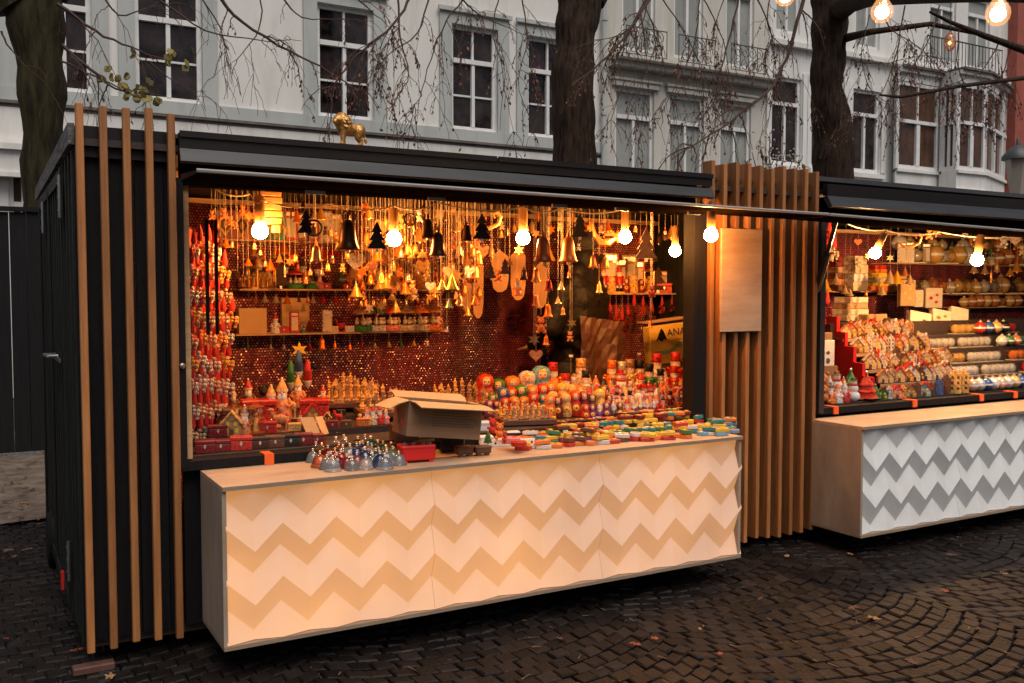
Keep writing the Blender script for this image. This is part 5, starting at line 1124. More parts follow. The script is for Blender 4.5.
# ---- main table
TB = 'on the table of the left stall'
row('in front row by the left sill', 'trinket boxes in the front row', [(203, 'jewelbox', 13, 'dark red'), (218, 'jewelbox', 12, 'dark red'), (239, 'jewelbox', 14, 'red'), (257, 'jewelbox', 12, 'dark brown'), (273, 'jewelbox', 12, 'brown'), (289, 'jewelbox', 12, 'black'), (302, 'jewelbox', 12, 'dark red'), (315, 'jewelbox', 10, 'dark red')], 4.60, z=.90)
row('stacked behind the front boxes', 'trinket boxes in the second row', [(215, 'jewelbox', 12, 'dark red'), (230, 'house', 26, 'tan', 'gold'), (243, 'gnome', 30, 'copper', 'tan'), (254, 'lantern', 30, 'copper'), (266, 'jewelbox', 12, 'red'), (279, 'horsefig', 26, 'copper'), (293, 'jewelbox', 8, 'gold'), (306, 'jewelbox', 7, 'brown'), (316, 'jewelbox', 7, 'gold'), (331, 'jewelbox', 8, 'dark red'), (345, 'jewelbox', 7, 'brown'), (362, 'jewelbox', 8, 'orange')], 4.86, z=.935)
row('in the third row at left', 'figures in the third row', [(222, 'gnome', 28, 'red'), (240, 'jewelbox', 17, 'dark red'), (257, 'jewelbox', 22, 'red'), (270, 'gnome', 36, 'brown', 'gold'), (281, 'gnome', 42, 'copper', 'gold'), (288, 'horsefig', 26, 'gold'), (313, 'jewelbox', 19, 'red'), (340, 'jewelbox', 6, 'black'), (362, 'jewelbox', 6, 'brown')], 5.16, z=.96)
# open yellow booklet stand
p = at(319, 432, Y=4.72); s = MB(); s.add([(-.07, -.02, 0), (-.005, -.05, 0), (-.02, .03, .085), (-.085, .05, .085)], [(0, 1, 2, 3)]); s.add([(.005, -.05, 0), (.05, -.01, 0), (.035, .05, .085), (-.01, .03, .085)], [(0, 1, 2, 3)])
o = s.build('open_booklet', M['cardin'], None, loc=(p.x, p.y, .93)); mo = o.modifiers.new('thick', 'SOLIDIFY'); mo.thickness = .004; tag(o, 'small open yellow folding card among the boxes', 'card')
# chess boards and pieces
M['checker'] = mat('chess_board', (.5, .3, .12), .4); N = M['checker'].node_tree.nodes; L = M['checker'].node_tree.links
ck = N.new('ShaderNodeTexChecker'); ck.inputs[1].default_value = (.5, .3, .12, 1); ck.inputs[2].default_value = (.06, .025, .012, 1); ck.inputs[3].default_value = 16; tc = N.new('ShaderNodeTexCoord'); L.new(tc.outputs['Object'], ck.inputs[0]); L.new(ck.outputs[0], N['Principled BSDF'].inputs['Base Color'])
def chess(px, Y, z, size, rz, where, n, ph, cols=('tan', 'gold')):
    q = at(px, 300, Y=Y); t = thing('chess_board', f'wooden chess board {where}', 'chess board', (q.x, Y, z), rz)
    s = MB(); s.bbox(-size / 2, size / 2, -size / 2, size / 2, 0, .03, .003); s.build('board_frame', M['brown'], t)
    s = MB(); s.box(-size * .43, size * .43, -size * .43, size * .43, .030, .033); s.build('squares', M['checker'], t)
    e = []
    for side in (-1, 1):
        for rnk in (0, 1):
            for i in range(n):
                u = (i + .5) / n - .5; v = side * (.36 - .13 * rnk)
                k = 'pawn' if rnk else ('king' if i in (n // 2, n // 2 - 1) else ('knight' if i in (1, n - 2) else 'king'))
                e.append((side, rnk, i, k, u, v))
    for side, rnk, i, k, u, v in e:
        x = q.x + math.cos(rz) * u * size * .86 - math.sin(rz) * v * size; y = Y + math.sin(rz) * u * size * .86 + math.cos(rz) * v * size
        hh = ph * {'pawn': .55, 'knight': .8, 'king': 1}[k] * (1 if i in (n // 2, n // 2 - 1) or k != 'king' else .72)
        item(k, Vector((x, y, z + .034)), h=hh, col=cols[0 if side < 0 else 1], label=f"{'pale' if side < 0 else 'golden'} {KP[k]}, {ordn(i + 1)} in {'back' if rnk == 0 else 'pawn'} rank, board {where}", group='chess pieces ' + where, rot=0, scxy=.85)
chess(352, 5.42, .987, .36, -.25, 'beside the red casket', 7, .15)
chess(386, 5.08, .962, .34, -.2, 'just left of the cardboard carton', 7, .13)
chess(462, 5.42, .93, .42, -.3, 'behind the cardboard carton', 8, .14)
chess(524, 4.76, .905, .32, -.3, 'below the nesting dolls', 8, .09)
row('beside the carton', 'small figures left of the carton', [(359, 'pawn', 12, 'gold'), (366, 'gnome', 18, 'gold', 'orange'), (372, 'gnome', 20, 'cream', 'red'), (379, 'gnome', 20, 'red', 'red'), (385, 'gnome', 16, 'pink', 'gold')], 4.87, z=.936)
# nesting dolls
row('in the top row of dolls', 'nesting dolls of the top row', [(485, 'doll', 36, 'red'), (498, 'doll', 30, 'green'), (512, 'doll', 32, 'orange'), (527, 'doll', 36, 'silver'), (541, 'doll', 40, 'light blue'), (553, 'doll', 26, 'copper')], 5.44, z=.90, scxy=1.05)
row('in the second row of dolls', 'nesting dolls of the second row', [(x, 'doll', h, c) for x, h, c in ((492, 20, 'green'), (503, 26, 'blue'), (511, 25, 'red'), (521, 27, 'green'), (532, 26, 'orange'), (543, 27, 'red'), (551, 28, 'orange'), (562, 26, 'yellow'), (571, 24, 'gold'), (580, 22, 'orange'))], 5.22, z=.90, scxy=1.05)
row('in the third row of dolls', 'nesting dolls of the third row', [(x, 'doll', h, c) for x, h, c in ((489, 18, 'purple'), (496, 17, 'dark red'), (505, 19, 'red'), (514, 20, 'orange'), (524, 19, 'orange'), (534, 22, 'red'), (543, 20, 'teal'), (553, 22, 'gold'), (563, 22, 'copper'), (574, 22, 'orange'), (583, 21, 'cream'))], 5.05, z=.90, scxy=1.05)
row('in the front row of dolls', 'nesting dolls of the front row', [(x, 'doll', h, c) for x, h, c in ((550, 24, 'orange'), (558, 22, 'dark red'), (566, 24, 'gold'), (575, 26, 'red'), (584, 25, 'dark red'), (592, 22, 'brown'), (600, 26, 'yellow'), (609, 20, 'dark red'))], 4.84, z=.90, scxy=.95)
# nutcrackers and figurines
row('in the tall back row of nutcrackers', 'nutcrackers of the back row', [(553, 'nutcracker', 42, 'orange', 'red'), (563, 'nutcracker', 30, 'cream', 'red'), (581, 'nutcracker', 44, 'cream', 'gold'), (612, 'nutcracker', 40, 'orange', 'orange'), (622, 'nutcracker', 38, 'cream', 'white'), (630, 'nutcracker', 40, 'gold', 'tan'), (640, 'nutcracker', 38, 'cream', 'black'), (657, 'nutcracker', 44, 'white', 'red'), (676, 'nutcracker', 44, 'red', 'red'), (687, 'nutcracker', 38, 'green', 'red')], 5.46, z=.90, scxy=1.1)
row('in the second row of nutcrackers', 'nutcrackers of the second row', [(x, k, h, c, c2) for x, k, h, c, c2 in ((566, 'nutcracker', 34, 'red', 'red'), (574, 'nutcracker', 30, 'cream', 'white'), (586, 'nutcracker', 36, 'cream', 'black'), (596, 'gnome', 30, 'tan', 'orange'), (604, 'gnome', 28, 'orange', 'black'), (613, 'gnome', 28, 'brown', 'brown'), (621, 'snowman', 34, 'white', 'red'), (630, 'gnome', 26, 'orange', 'red'), (641, 'gnome', 32, 'red', 'red'), (650, 'nutcracker', 38, 'green', 'black'), (661, 'nutcracker', 32, 'cream', 'black'), (675, 'nutcracker', 34, 'red', 'red'), (685, 'gnome', 28, 'orange', 'red'))], 5.26, z=.90, scxy=1.05)
for rw, (Y, z, h0, nm) in enumerate(((5.10, .90, 24, 'third'), (4.98, .90, 21, 'fourth'), (4.87, .90, 20, 'fifth'), (4.77, .90, 18, 'sixth'))):
    e = []; x = 590 + rw * 4
    while x < 690:
        e.append((x, rc('gnome', 'gnome', 'nutcracker', 'snowman', 'gnome', 'doll'), R_.uniform(.85, 1.15) * h0, rc('red', 'orange', 'cream', 'dark red', 'brown', 'pink', 'white', 'copper'), rc('red', 'red', 'white', 'orange', 'gold', 'black'))); x += R_.uniform(5.8, 7.2)
    row(f'in the {nm} row of figurines', f'small figurines of the {nm} row', e, Y, z=z)
e = []
x = 586
while x < 655: e.append((x, rc('gnome', 'doll', 'gnome'), R_.uniform(15, 19), rc('dark red', 'brown', 'purple', 'orange', 'red'), rc('red', 'white', 'gold'))); x += R_.uniform(6, 7.5)
row('in the lowest row of figurines', 'small figurines of the lowest row', e, 4.67, z=.90)
for i_, (px, py) in enumerate(((571, 357), (599, 355), (621, 357), (639, 355))):
    p = at(px, py, Y=5.56); t_ = thing('price_tag', f'blank white price tag on a stick, {ordn(i_ + 1)} from left above the nutcrackers', 'price tag', p, -.5, 'price tags above the nutcrackers')
    s = MB(); s.box(-.014, .014, -.001, .001, 0, .016); s.build('card', M['white'], t_)
    s = MB(); s.tube([(0, .003, 0.01), (0, .003, 0.90 - p.z)], .0015, 4); s.build('stick', M['cord'], t_)
# fruit carton with printed word
p = at(672, 362, Y=5.30); q = at(658, 330, Y=5.30)
t = thing('fruit_carton', 'yellow fruit carton printed with a black bunch and BANANAS, tilted beside the post', 'carton', (at(663, 340, Y=5.64).x, 5.63, 1.125), 0)
t.rotation_euler = (0, -.10, -.12)
s = MB(); s.bbox(-.10, .38, 0, .1, 0, .29, .004); s.build('carton_body', mat('yellow_carton', (.80, .52, .10), .6, c2=(.7, .45, .08), nscale=5), t)
s = MB(); s.prism([(-.05, .175), (-.01, .255), (.005, .27), (.02, .25), (.045, .18), (.02, .19), (0, .17), (-.03, .19)], -.004, -.0005); s.build('bunch_mark', M['black_gloss'], t)
s = MB(); s.prism([(-.09, .10), (.06, .105), (.14, .15), (.36, .15), (.36, .12), (.15, .12), (.07, .075), (-.09, .07)], -.003, -.0005); s.build('wave_mark', mat('green_print', (.28, .42, .22), .6), t)
fc = bpy.data.curves.new('printed_word', 'FONT'); fc.body = 'ANANAS'; fc.size = .078; fc.extrude = .0006; fo = bpy.data.objects.new('printed_word', fc); COL.objects.link(fo); fo.parent = t; fo.location = (.045, -.003, .145); fo.rotation_euler = (PI / 2, 0, 0); 
bpy.context.view_layer.update(); wm = bpy.data.meshes.new_from_object(fo.evaluated_get(bpy.context.evaluated_depsgraph_get())); bpy.data.objects.remove(fo)
wm.materials.clear(); wm.materials.append(mat('navy_print', (.02, .025, .05), .6)); wo = add('printed_word', wm, t, loc=(.048, -.003, .205), rot=(PI / 2, 0, 0))
s = MB(); s.bbox(-.16, .22, 0, .14, 0, .222, .004); tag(s.build('crate', M['card'], None, loc=(at(668, 340, Y=5.64).x, 5.64, .90)), 'brown crate under the yellow fruit carton', 'crate')
p = at(668, 326, Y=5.33); s = MB(); s.bbox(-.14, .2, -.05, .12, 0, .012, .003); o = s.build('tray', M['card'], None, loc=(p.x, 5.4, at(668, 322, Y=5.33).z)); o.rotation_euler = (0, -.12, -.2); tag(o, 'dark tray of odds and ends above the yellow carton', 'tray')

p = at(586, 372, Y=5.52); t = thing('brown_sack', 'large creased brown paper sack standing behind the nutcrackers', 'sack', (p.x, 5.55, .90), -.1)
s = MB(); nx_, nz_ = 12, 10; vs = []; fs = []; rr = random.Random(12)
for j in range(nz_ + 1):
    for i in range(nx_ + 1): vs.append((-.04 + .36 * i / nx_ + rr.uniform(-.006, .006), -.03 + rr.uniform(-.014, .014) - .02 * math.sin(i * .9), .60 * j / nz_ * (1 - .09 * i / nx_) + rr.uniform(-.006, .006)))
for j in range(nz_):
    for i in range(nx_): a = j * (nx_ + 1) + i; fs.append((a, a + 1, a + nx_ + 2, a + nx_ + 1))
s.add(vs, fs); sk = s.build('sack_body', mat('brown_paper', (.06, .024, .012), .45, c2=(.11, .045, .022), nscale=4, bump=.6, bscale=12), t)
mo = sk.modifiers.new('thick', 'SOLIDIFY'); mo.thickness = .03; mo.offset = -1
# ---- fold-out counter goods
CT = .847
random_gb = random.Random(8)
gb = [(313, 462, 'clear'), (320, 467, 'orange'), (327, 469, 'clear'), (333, 471, 'clear'), (322, 458, 'orange'), (328, 460, 'red'), (335, 461, 'red'), (341, 464, 'red'), (347, 468, 'red'), (336, 452, 'clear'), (346, 452, 'silver'), (343, 458, 'white'), (350, 459, 'clear'), (358, 451, 'green'), (357, 459, 'blue'), (357, 466, 'pink'), (365, 463, 'blue'), (363, 456, 'blue'), (371, 452, 'teal'), (372, 459, 'clear'), (373, 466, 'clear'), (379, 461, 'silver'), (380, 467, 'blue'), (378, 454, 'pale green'), (386, 460, 'pale green'), (387, 465, 'clear'), (393, 462, 'pale green'), (399, 465, 'clear'), (391, 456, 'pale green')]
gb += [(316, 456, 'silver'), (331, 466, 'pink'), (339, 457, 'orange'), (349, 464, 'clear'), (352, 470, 'silver'), (360, 455, 'clear'), (366, 469, 'clear'), (368, 457, 'white'), (376, 464, 'teal'), (383, 455, 'green'), (385, 469, 'clear'), (344, 449, 'clear'), (337, 468, 'red'), (365, 449, 'silver')]
gb.sort()
for i, (px, py, c) in enumerate(gb):
    item('glassbell', at(px, py, Z=CT), hpx=R_.uniform(13.5, 17), col=c, label=f'{c} glass bell, {ordn(i + 1)} from left in the counter cluster', group='glass bells on the counter')
# red tin box, dark boxes
def simplebox(name, label, cat, px, py, w_, d_, h, m, rz=0, z=CT, lid=None):
    q = at(px, py, Z=z); t = thing(name, label, cat, q, rz)
    s = MB(); s.bbox(-w_ / 2, w_ / 2, 0, d_, .012, h, .006); [s.box(x, x + .02, .005, .025, 0, .012) for x in (-w_ / 2 + .01, w_ / 2 - .03)]; s.build('box', m, t)
    s = MB(); s.bbox(-w_ / 2 - .003, w_ / 2 + .003, -.003, d_ + .003, h * .80, h + .002, .006); s.build('lid', lid or m, t)
    return t
t = simplebox('cash_tin', 'bright red metal cash tin on the counter below the carton', 'cash tin', 419, 463, .165, .10, .082, M['glossred'], -.15)
s = MB(); [s.ball((x, .03, .088), .012, 7) for x in (-.06, -.02, .03, .06)]; s.build('studs', M['steel'], t)
simplebox('dark_case', 'dark wooden case propping up the cardboard carton at left', 'case', 408, 450, .13, .12, .13, M['brown'], -.1)
simplebox('dark_case', 'black case with a red stripe under the carton', 'case', 453, 453, .13, .10, .10, M['black_gloss'], -.1)
simplebox('leather_box', 'small dark brown leather box right of the carton, nearer the tin', 'box', 466, 457, .085, .06, .048, M['brown'], -.1)
simplebox('leather_box', 'small dark brown leather box next to the white punched tray', 'box', 484, 456, .085, .06, .046, M['brown'], -.1)
# cardboard carton with open flaps
q = at(432, 438, Z=.95)
bz = .985
t = thing('cardboard_carton', 'open brown cardboard carton with spread flaps resting on cases on the counter', 'cardboard box', (at(393, 436, Z=bz).x, at(393, 436, Z=bz).y, bz), 0)
A_ = at(406, 436, Z=bz); B_ = at(480, 430.5, Z=bz); wd = (B_ - A_).length; t.location = A_; t.rotation_euler = (0, .12, math.atan2(B_.y - A_.y, B_.x - A_.x))
hC = .165; dC = .19; tk = .004
s = MB(); s.box(0, wd, 0, tk, 0, hC); s.box(0, wd, dC - tk, dC, 0, hC); s.box(0, tk, tk, dC - tk, 0, hC); s.box(wd - tk, wd, tk, dC - tk, 0, hC); s.box(tk, wd - tk, tk, dC - tk, 0, tk); s.build('carton_walls', M['card'], t)
def flap(a, b, out, up, name='flap'):
    a, b = Vector(a), Vector(b); dv = Vector(out); s = MB()
    m_ = (a + b) / 2
    pts_ = [a, b, b + dv * .97 + Vector((0, 0, up)), a + dv * 1.03 + Vector((0, 0, up - .006))]
    mid_ = [(pts_[0] + pts_[3]) / 2 + Vector((0, 0, .006)), (pts_[1] + pts_[2]) / 2 + Vector((0, 0, .006))]
    s.add([pts_[0], pts_[1], mid_[1], mid_[0], pts_[2], pts_[3]], [(0, 1, 2, 3), (3, 2, 4, 5)])
    o = s.build(name, [M['cardin']], t); mo = o.modifiers.new('thick', 'SOLIDIFY'); mo.thickness = .004; mo.offset = 0
flap((0, 0, hC + .002), (wd, 0, hC + .002), (.02, -.10, 0), -.015)
flap((0, dC, hC + .003), (wd, dC, hC + .003), (0, .09, 0), .03)
flap((0, dC, hC + .003), (0, 0, hC + .003), (-.10, 0, 0), -.045)
flap((wd, 0, hC + .003), (wd, dC, hC + .003), (.05, 0, 0), -.012)
s = MB()
for k in range(6): s.box(wd * .32, wd * (.9 - .05 * (k % 3)), -.0012, -.0003, .055 + .013 * k, .058 + .013 * k)
s.build('printed_lines', mat('carton_print', (.12, .06, .035), .8), t)
s = MB(); s.ball((-.001, dC * .35, .06), .016, 10, 0, (.1, 1, 1)); s.build('red_mark', M['red'], t)
# white punched tray with trinkets
q = at(490, 447, Z=CT); t = thing('punched_tray', 'white punched cardboard tray of red trinkets right of the carton', 'tray', q, -.25)
s = MB(); s.bbox(0, .25, 0, .14, 0, .035, .003); [s.ball((.03 + .05 * k, -.001, .018), .006, 6, 1, (1, .2, 1)) for k in range(5)]; s.build('tray_body', [M['white'], M['black_gloss']], t)
for i in range(3): simplebox('trinket_carton', ['white spotted carton standing behind the punched tray', 'low white spotted carton leaning by the carton flap', 'white folded card beside the punched tray'][i], 'box', (484, 487, 514)[i], (440, 448, 441)[i], .07, .05, (.10, .06, .05)[i], M['white'], -.3)
for i, (px, py, c, k, hp) in enumerate(((493, 437, 'red', 'teddy', 22), (500, 440, 'orange', 'teddy', 20), (488, 444, 'green', 'smalltree', 14), (505, 444, 'red', 'teddy', 12), (511, 443, 'pink', 'round', 6), (519, 446, 'red', 'round', 5))):
    item(k, at(px, py, Z=CT + .036), hpx=hp, col=c, label=f'{c} {KP[k]} in the jumble right of the carton, {ordn(i + 1)} one', group='trinkets beside the carton')
# magnets: long heap of bright souvenirs on the right half of the counter
mg = []
edge0, edge1 = (525, 452), (738, 432)
for r_ in range(5):
    n = (20, 21, 20, 19, 17)[r_]
    for i in range(n):
        u = (i + R_.uniform(-.25, .25)) / (n - 1)
        px = 524 + (209 - r_ * 6) * u + r_ * 4; pyf = 455.5 + (436 - 455.5) * (px - 480) / 260
        mg.append((r_, px, pyf - 3.0 - r_ * 4.6 + R_.uniform(-1, 1)))
names = {0: 'front', 1: 'second', 2: 'third', 3: 'fourth', 4: 'rear'}
from collections import defaultdict
byr = defaultdict(list)
for r_, px, py in mg: byr[r_].append((px, py))
for r_, lst in byr.items():
    lst.sort()
    lst = lst if r_ else lst
    for i, (px, py) in enumerate(lst):
        right = px > 690
        if r_ == 0: c = rc('red', 'orange', 'orange', 'white', 'brown', 'red', 'white') if px < 690 else rc('white', 'blue', 'light blue', 'light blue')
        else: c = rc('orange', 'red', 'yellow', 'green', 'yellow', 'brown', 'cream', 'teal', 'orange', 'yellow', 'green', 'purple', 'white', 'black') if px < 720 else rc('blue', 'light blue', 'teal')
        k = rc('magnet', 'magnet', 'magnet', 'round')
        lay = rc(1, 2, 2, 2, 3) if r_ else rc(1, 2)
        q = at(px, py, Z=CT + .001)
        for l_ in range(lay):
            cc = c if l_ == 0 else rc('orange', 'yellow', 'red', 'teal', 'white', 'green', 'brown', 'yellow')
            item(k, Vector((q.x + R_.uniform(-.01, .01) * l_, q.y, CT + .001 + l_ * .0235)), h=.021, col=cc, col2=rc('yellow', 'pink', 'white', 'orange', 'light blue'), label=f"{cc} {KP[k]}, {('bottom', 'middle', 'top')[l_] if lay == 3 else ('lower', 'upper')[l_] if lay == 2 else 'single'}, {ordn(i + 1)} from left, {names[r_]} row of counter heap", group='souvenirs heaped on the counter', rot=-.5 + R_.uniform(-.5, .5), tilt=(R_.uniform(-.08, .08) * l_, R_.uniform(-.08, .08) * l_))

for rw_, (Y_, z_, a_, b_, nm_) in enumerate(((4.47, .894, 560, 700, 'sill'), (4.57, .90, 560, 704, 'table edge'))):
    x = a_; i = 0
    while x < b_:
        q = at(x, 300, Y=Y_)
        for l_ in range(2 if x > 620 else 1):
            i += 1; k = rc('magnet', 'magnet', 'round'); c = rc('orange', 'yellow', 'black', 'green', 'brown', 'dark red', 'teal')
            item(k, Vector((q.x, Y_ + R_.uniform(-.02, .02), z_ + .024 * l_)), h=.022, col=c, col2=rc('yellow', 'orange', 'pink'), label=f"{c} {KP[k]}, {ordn(i)} along the {nm_} row behind the counter heap", group='souvenirs on the sill', rot=-.5 + R_.uniform(-.5, .5))
        x += R_.uniform(8.5, 11)
row('in the clutter behind the front boxes', 'clutter of the left table', [(x, rc('horsefig', 'gnome', 'teddy', 'house', 'jewelbox', 'jewelbox', 'globe'), R_.uniform(12, 24), rc('dark red', 'copper', 'brown', 'gold', 'dark red', 'red', 'dark brown'), rc('gold', 'brown', 'red')) for x in (196, 208, 222, 236, 249, 261, 274, 286, 299, 311, 326, 338)], 5.02, z=.936, scxy=.9)
row('in the rear clutter of the left table', 'rear clutter of the left table', [(x, rc('teddy', 'gnome', 'smalltree', 'gnome'), R_.uniform(20, 34), rc('dark brown', 'brown', 'black', 'copper', 'dark red'), rc('gold', 'brown', 'red')) for x in (232, 247, 262, 275, 297, 322)], 5.46, z=.986)
# ============================================================ right stall goods
row('on the sill of the right stall', 'figures on the right sill', [(819, 'snowman', 20, 'white', 'brown'), (826, 'teddy', 22, 'copper'), (832, 'gnome', 22, 'orange', 'brown'), (839, 'gnome', 20, 'white', 'orange'), (846, 'gnome', 21, 'red', 'white'), (855, 'snowman', 24, 'white', 'green'), (868, 'smalltree', 30, 'red'), (877, 'smalltree', 16, 'green'), (884, 'house', 13, 'green', 'brown'), (891, 'tower', 14, 'silver'), (898, 'house', 14, 'pink', 'red'), (905, 'tower', 14, 'gold'), (912, 'house', 13, 'tan', 'brown'), (919, 'tower', 16, 'brown'), (926, 'house', 15, 'light blue', 'red'), (933, 'tower', 15, 'brown'), (941, 'tower', 17, 'blue'), (948, 'tower', 22, 'brown'), (957, 'tower', 27, 'gold'), (965, 'tower', 26, 'gold')], 4.56, z=.90, scxy=1.15)
row('behind the sill figures at the left end', 'rear figures at the right sill', [(818, 'nutcracker', 30, 'white', 'red'), (824, 'teddy', 34, 'copper'), (831, 'gnome', 26, 'tan', 'white'), (838, 'snowman', 30, 'white', 'tan'), (845, 'gnome', 24, 'orange', 'orange'), (852, 'smalltree', 32, 'green')], 4.64, z=.90)
for rw, (Y, z, x0, x1, nm, hh) in enumerate(((4.74, .994, 884, 950, 'lowest', 17), (4.90, 1.086, 871, 946, 'second', 17), (5.05, 1.201, 858, 925, 'third', 18), (5.20, 1.307, 846, 912, 'top', 17))):
    e = []; x = x0
    while x < x1:
        e.append((x, rc('house', 'house', 'house', 'tower', 'house'), hh * R_.uniform(.8, 1.0), rc('cream', 'cream', 'tan', 'white', 'white', 'copper', 'brown', 'cream'), rc('red', 'brown', 'copper', 'white', 'cream', 'copper'))); x += R_.uniform(4.8, 6.0)
    row(f'on the {nm} tier of little houses', f'little houses on the {nm} tier', e, Y, z=z, scxy=1.0)
    row(f'at the rear of the {nm} tier of houses', f'rear houses on the {nm} tier', [(x_ + 2, rc('house', 'tower', 'house'), hh * R_.uniform(.95, 1.1), rc('cream', 'tan', 'white', 'copper', 'brown'), rc('red', 'brown', 'copper', 'white')) for x_ in range(int(x0) + 3, int(x1), 7)], Y + .055, z=z)
# cream ledges of the house tiers
for i, (Y, z, x0, x1) in enumerate(((4.70, .978, 884, 952), (4.85, 1.07, 872, 948), (5.0, 1.185, 858, 928), (5.15, 1.291, 846, 914))):
    a, b = at(x0 - 4, 350, Y=Y), at(x1 + 3, 350, Y=Y)
    s = B(); s.box(a.x, b.x, Y - .012, Y - .006, z - .012, z + .012); s.build('tier_edge', M['woodin'], st2)
# packs of baubles, pairs of rows
for rw, (Y, z, xs_, nm) in enumerate(((5.24, 1.307, (968, 1001), 'top'), (5.10, 1.201, (938, 975, 1016), 'third'), (4.94, 1.086, (948, 985, 1026), 'second'), (4.78, .994, (962, 1000, 1040), 'lowest'))):
    for i, px in enumerate(xs_):
        c = [['gold', 'red'], ['silver', 'white', 'green'], ['gold', 'white', 'orange'], ['clear', 'silver', 'red']][rw][i]
        item('tubebox', Vector((at(px, 300, Y=Y).x, Y, z)), h=.082, col=c, label=f'clear pack of {c} baubles, {ordn(i + 1)} from left on the {nm} tier of packs', group='clear packs of baubles', rot=0)
row('loose on the sill between towers and packs', 'loose baubles on the right sill', [(x, 'bauble', 15, c) for x, c in ((974, 'cream'), (981, 'silver'), (988, 'blue'), (995, 'clear'), (1002, 'cream'), (1009, 'silver'), (1016, 'gold'), (1022, 'blue'))], 4.57, z=.90)
item('tubebox', Vector((at(1004, 300, Y=4.66).x, 4.66, .90)), h=.09, col='pink', label='clear pack of pink baubles lying lowest of all the packs on the sill', group='clear packs of baubles', rot=0)
row('between packs on the top tier', 'dark baubles behind the packs', [(x, 'bauble', 14, c) for x, c in ((981, 'red'), (989, 'blue'), (997, 'gold'), (1004, 'black'))], 5.16, z=1.307)
row('right of the packs on the middle tier', 'mixed baubles on the middle tier', [(x, 'bauble', 13, c) for x, c in ((1003, 'silver'), (1010, 'green'), (1017, 'copper'))], 5.02, z=1.201)
# picture boxes leaning
for i, (px, py, w_, h_, rx) in enumerate(((908, 306, 15, 26, 0), (934, 308, 17, 20, .0), (920, 336, 22, 26, -.35), (942, 327, 19, 19, -.4), (960, 322, 18, 16, -.4), (944, 333, 24, 9, 0), (918, 307, 11, 17, 0))):
    Yb = 5.42 + (.4 if i in (0, 1, 6) else 0)
    p = at(px, py, Y=Yb); k = ppm(p)
    t = thing('picture_carton', ['tan carton with a picture left of the lower right shelf', 'cream carton with pink flowers under the shelf', 'large pale picture box tilted back above the houses', 'tilted cream box with an orange print', 'tilted plain cream box beside the red packs', 'flat cream box under the tilted ones', 'small cream carton with yellow print beside the flowered one'][i], 'box', p, -.5, 'picture boxes above the tiers')
    t.rotation_euler = (rx, .2 if rx else 0, -.5)
    s = MB(); s.bbox(-w_ / k / 2, w_ / k / 2, 0, .05, 0, h_ / k, .004); s.build('carton', M['cream'] if i else M['cardin'], t)
    s = MB(); u = w_ / k / 2 * .8; v = h_ / k
    for (cx, cz, r) in ((-.3, .5, .25), (.25, .65, .2), (.2, .3, .22)): s.ball((cx * u * 1.6, -.001, cz * v), r * min(u, v), 8, 0, (1.2, .05, 1))
    s.build('print', [M['yellow'], M['red'], M['brown'], M['orange'], M['cream'], M['brown'], M['yellow']][i], t)
    if rx or i in (0, 6): 
        s = MB(); s.box(-w_ / k / 2 - .01, w_ / k / 2 + .01, .052, .06, -.01, h_ / k + .01); s.build('frame_edge', M['brown'], t)
# stacked flat boxes and books
def stack(px, base, Y, ws, hs, cols, name, lab, cat, z=None):
    zc = z if z is not None else at(px, base, Y=Y).z; X_ = at(px, base, Y=Y).x
    for i, (w_, h_, c) in enumerate(zip(ws, hs, cols)):
        k = ppm(Vector((X_, Y, zc))); W_ = w_ / k / .95; H_ = h_ / k
        s = MB(); s.bbox(-W_ / 2, W_ / 2, -.08, .09, 0, H_ - .002, .004); o = s.build(name, M['paint'], None, loc=(X_ + R_.uniform(-.02, .02), Y, zc), color=CN[c]); o.rotation_euler = (0, 0, R_.uniform(-.12, .12)); tag(o, f'{c} {lab}, {ordn(len(ws) - i)} from top', cat, lab); zc += H_
stack(838, 291, 6.12, (20, 22, 21, 20, 20, 19), (6, 6, 6, 6, 5, 5), ('brown', 'copper', 'brown', 'tan', 'dark red', 'dark red'), 'book', 'book in the leftmost stack on the right stall shelf', 'book', z=zR4)
stack(853, 291, 6.0, (19, 17, 20, 17), (9, 8, 9, 9), ('cream', 'white', 'cream', 'cream'), 'flat_box', 'carton stacked under the tilted bulb', 'box', z=zR4)
stack(873, 291, 6.12, (20, 21, 19, 19, 17, 15), (5, 4, 4, 5, 4, 4), ('orange', 'yellow', 'cream', 'yellow', 'orange', 'red'), 'flat_box', 'thin box in the bright stack beside the bulb', 'box', z=zR4)
stack(892, 291, 6.12, (24, 24, 22), (5, 5, 5), ('yellow', 'cream', 'gold'), 'flat_box', 'thin box in the low yellow stack', 'box', z=zR4)
stack(850, 321, 5.60, (30, 28, 26, 26), (6, 6, 6, 6), ('cream', 'cream', 'tan', 'cream'), 'flat_box', 'pale carton in the pile above the red steps', 'box', z=1.425)
stack(871, 321, 5.50, (26,), (7,), ('tan',), 'flat_box', 'long pale carton lying beside the pile above the steps', 'box', z=1.425)
s = MB(); p = at(822, 362, Y=4.95); s.bbox(-.03, .10, -.03, .06, 0, .19, .004, 0); s.ball((.03, -.031, .10), .02, 10, 1, (1, .1, .7)); s.ball((.03, -.031, .04), .022, 10, 1, (1, .1, 1)); tag(s.build('white_carton', [M['white'], M['steel']], None, loc=(p.x, 4.95, at(822, 366, Y=4.95).z)), 'white carton with grey prints left of the red steps', 'box')
p = at(819, 340, Y=4.97); s = MB(); s.bbox(-.03, .11, -.03, .06, 0, .09, .004); tag(s.build('kraft_carton', M['card'], None, loc=(p.x, 4.97, at(819, 345, Y=4.95).z)), 'brown carton standing on the white printed one', 'box')
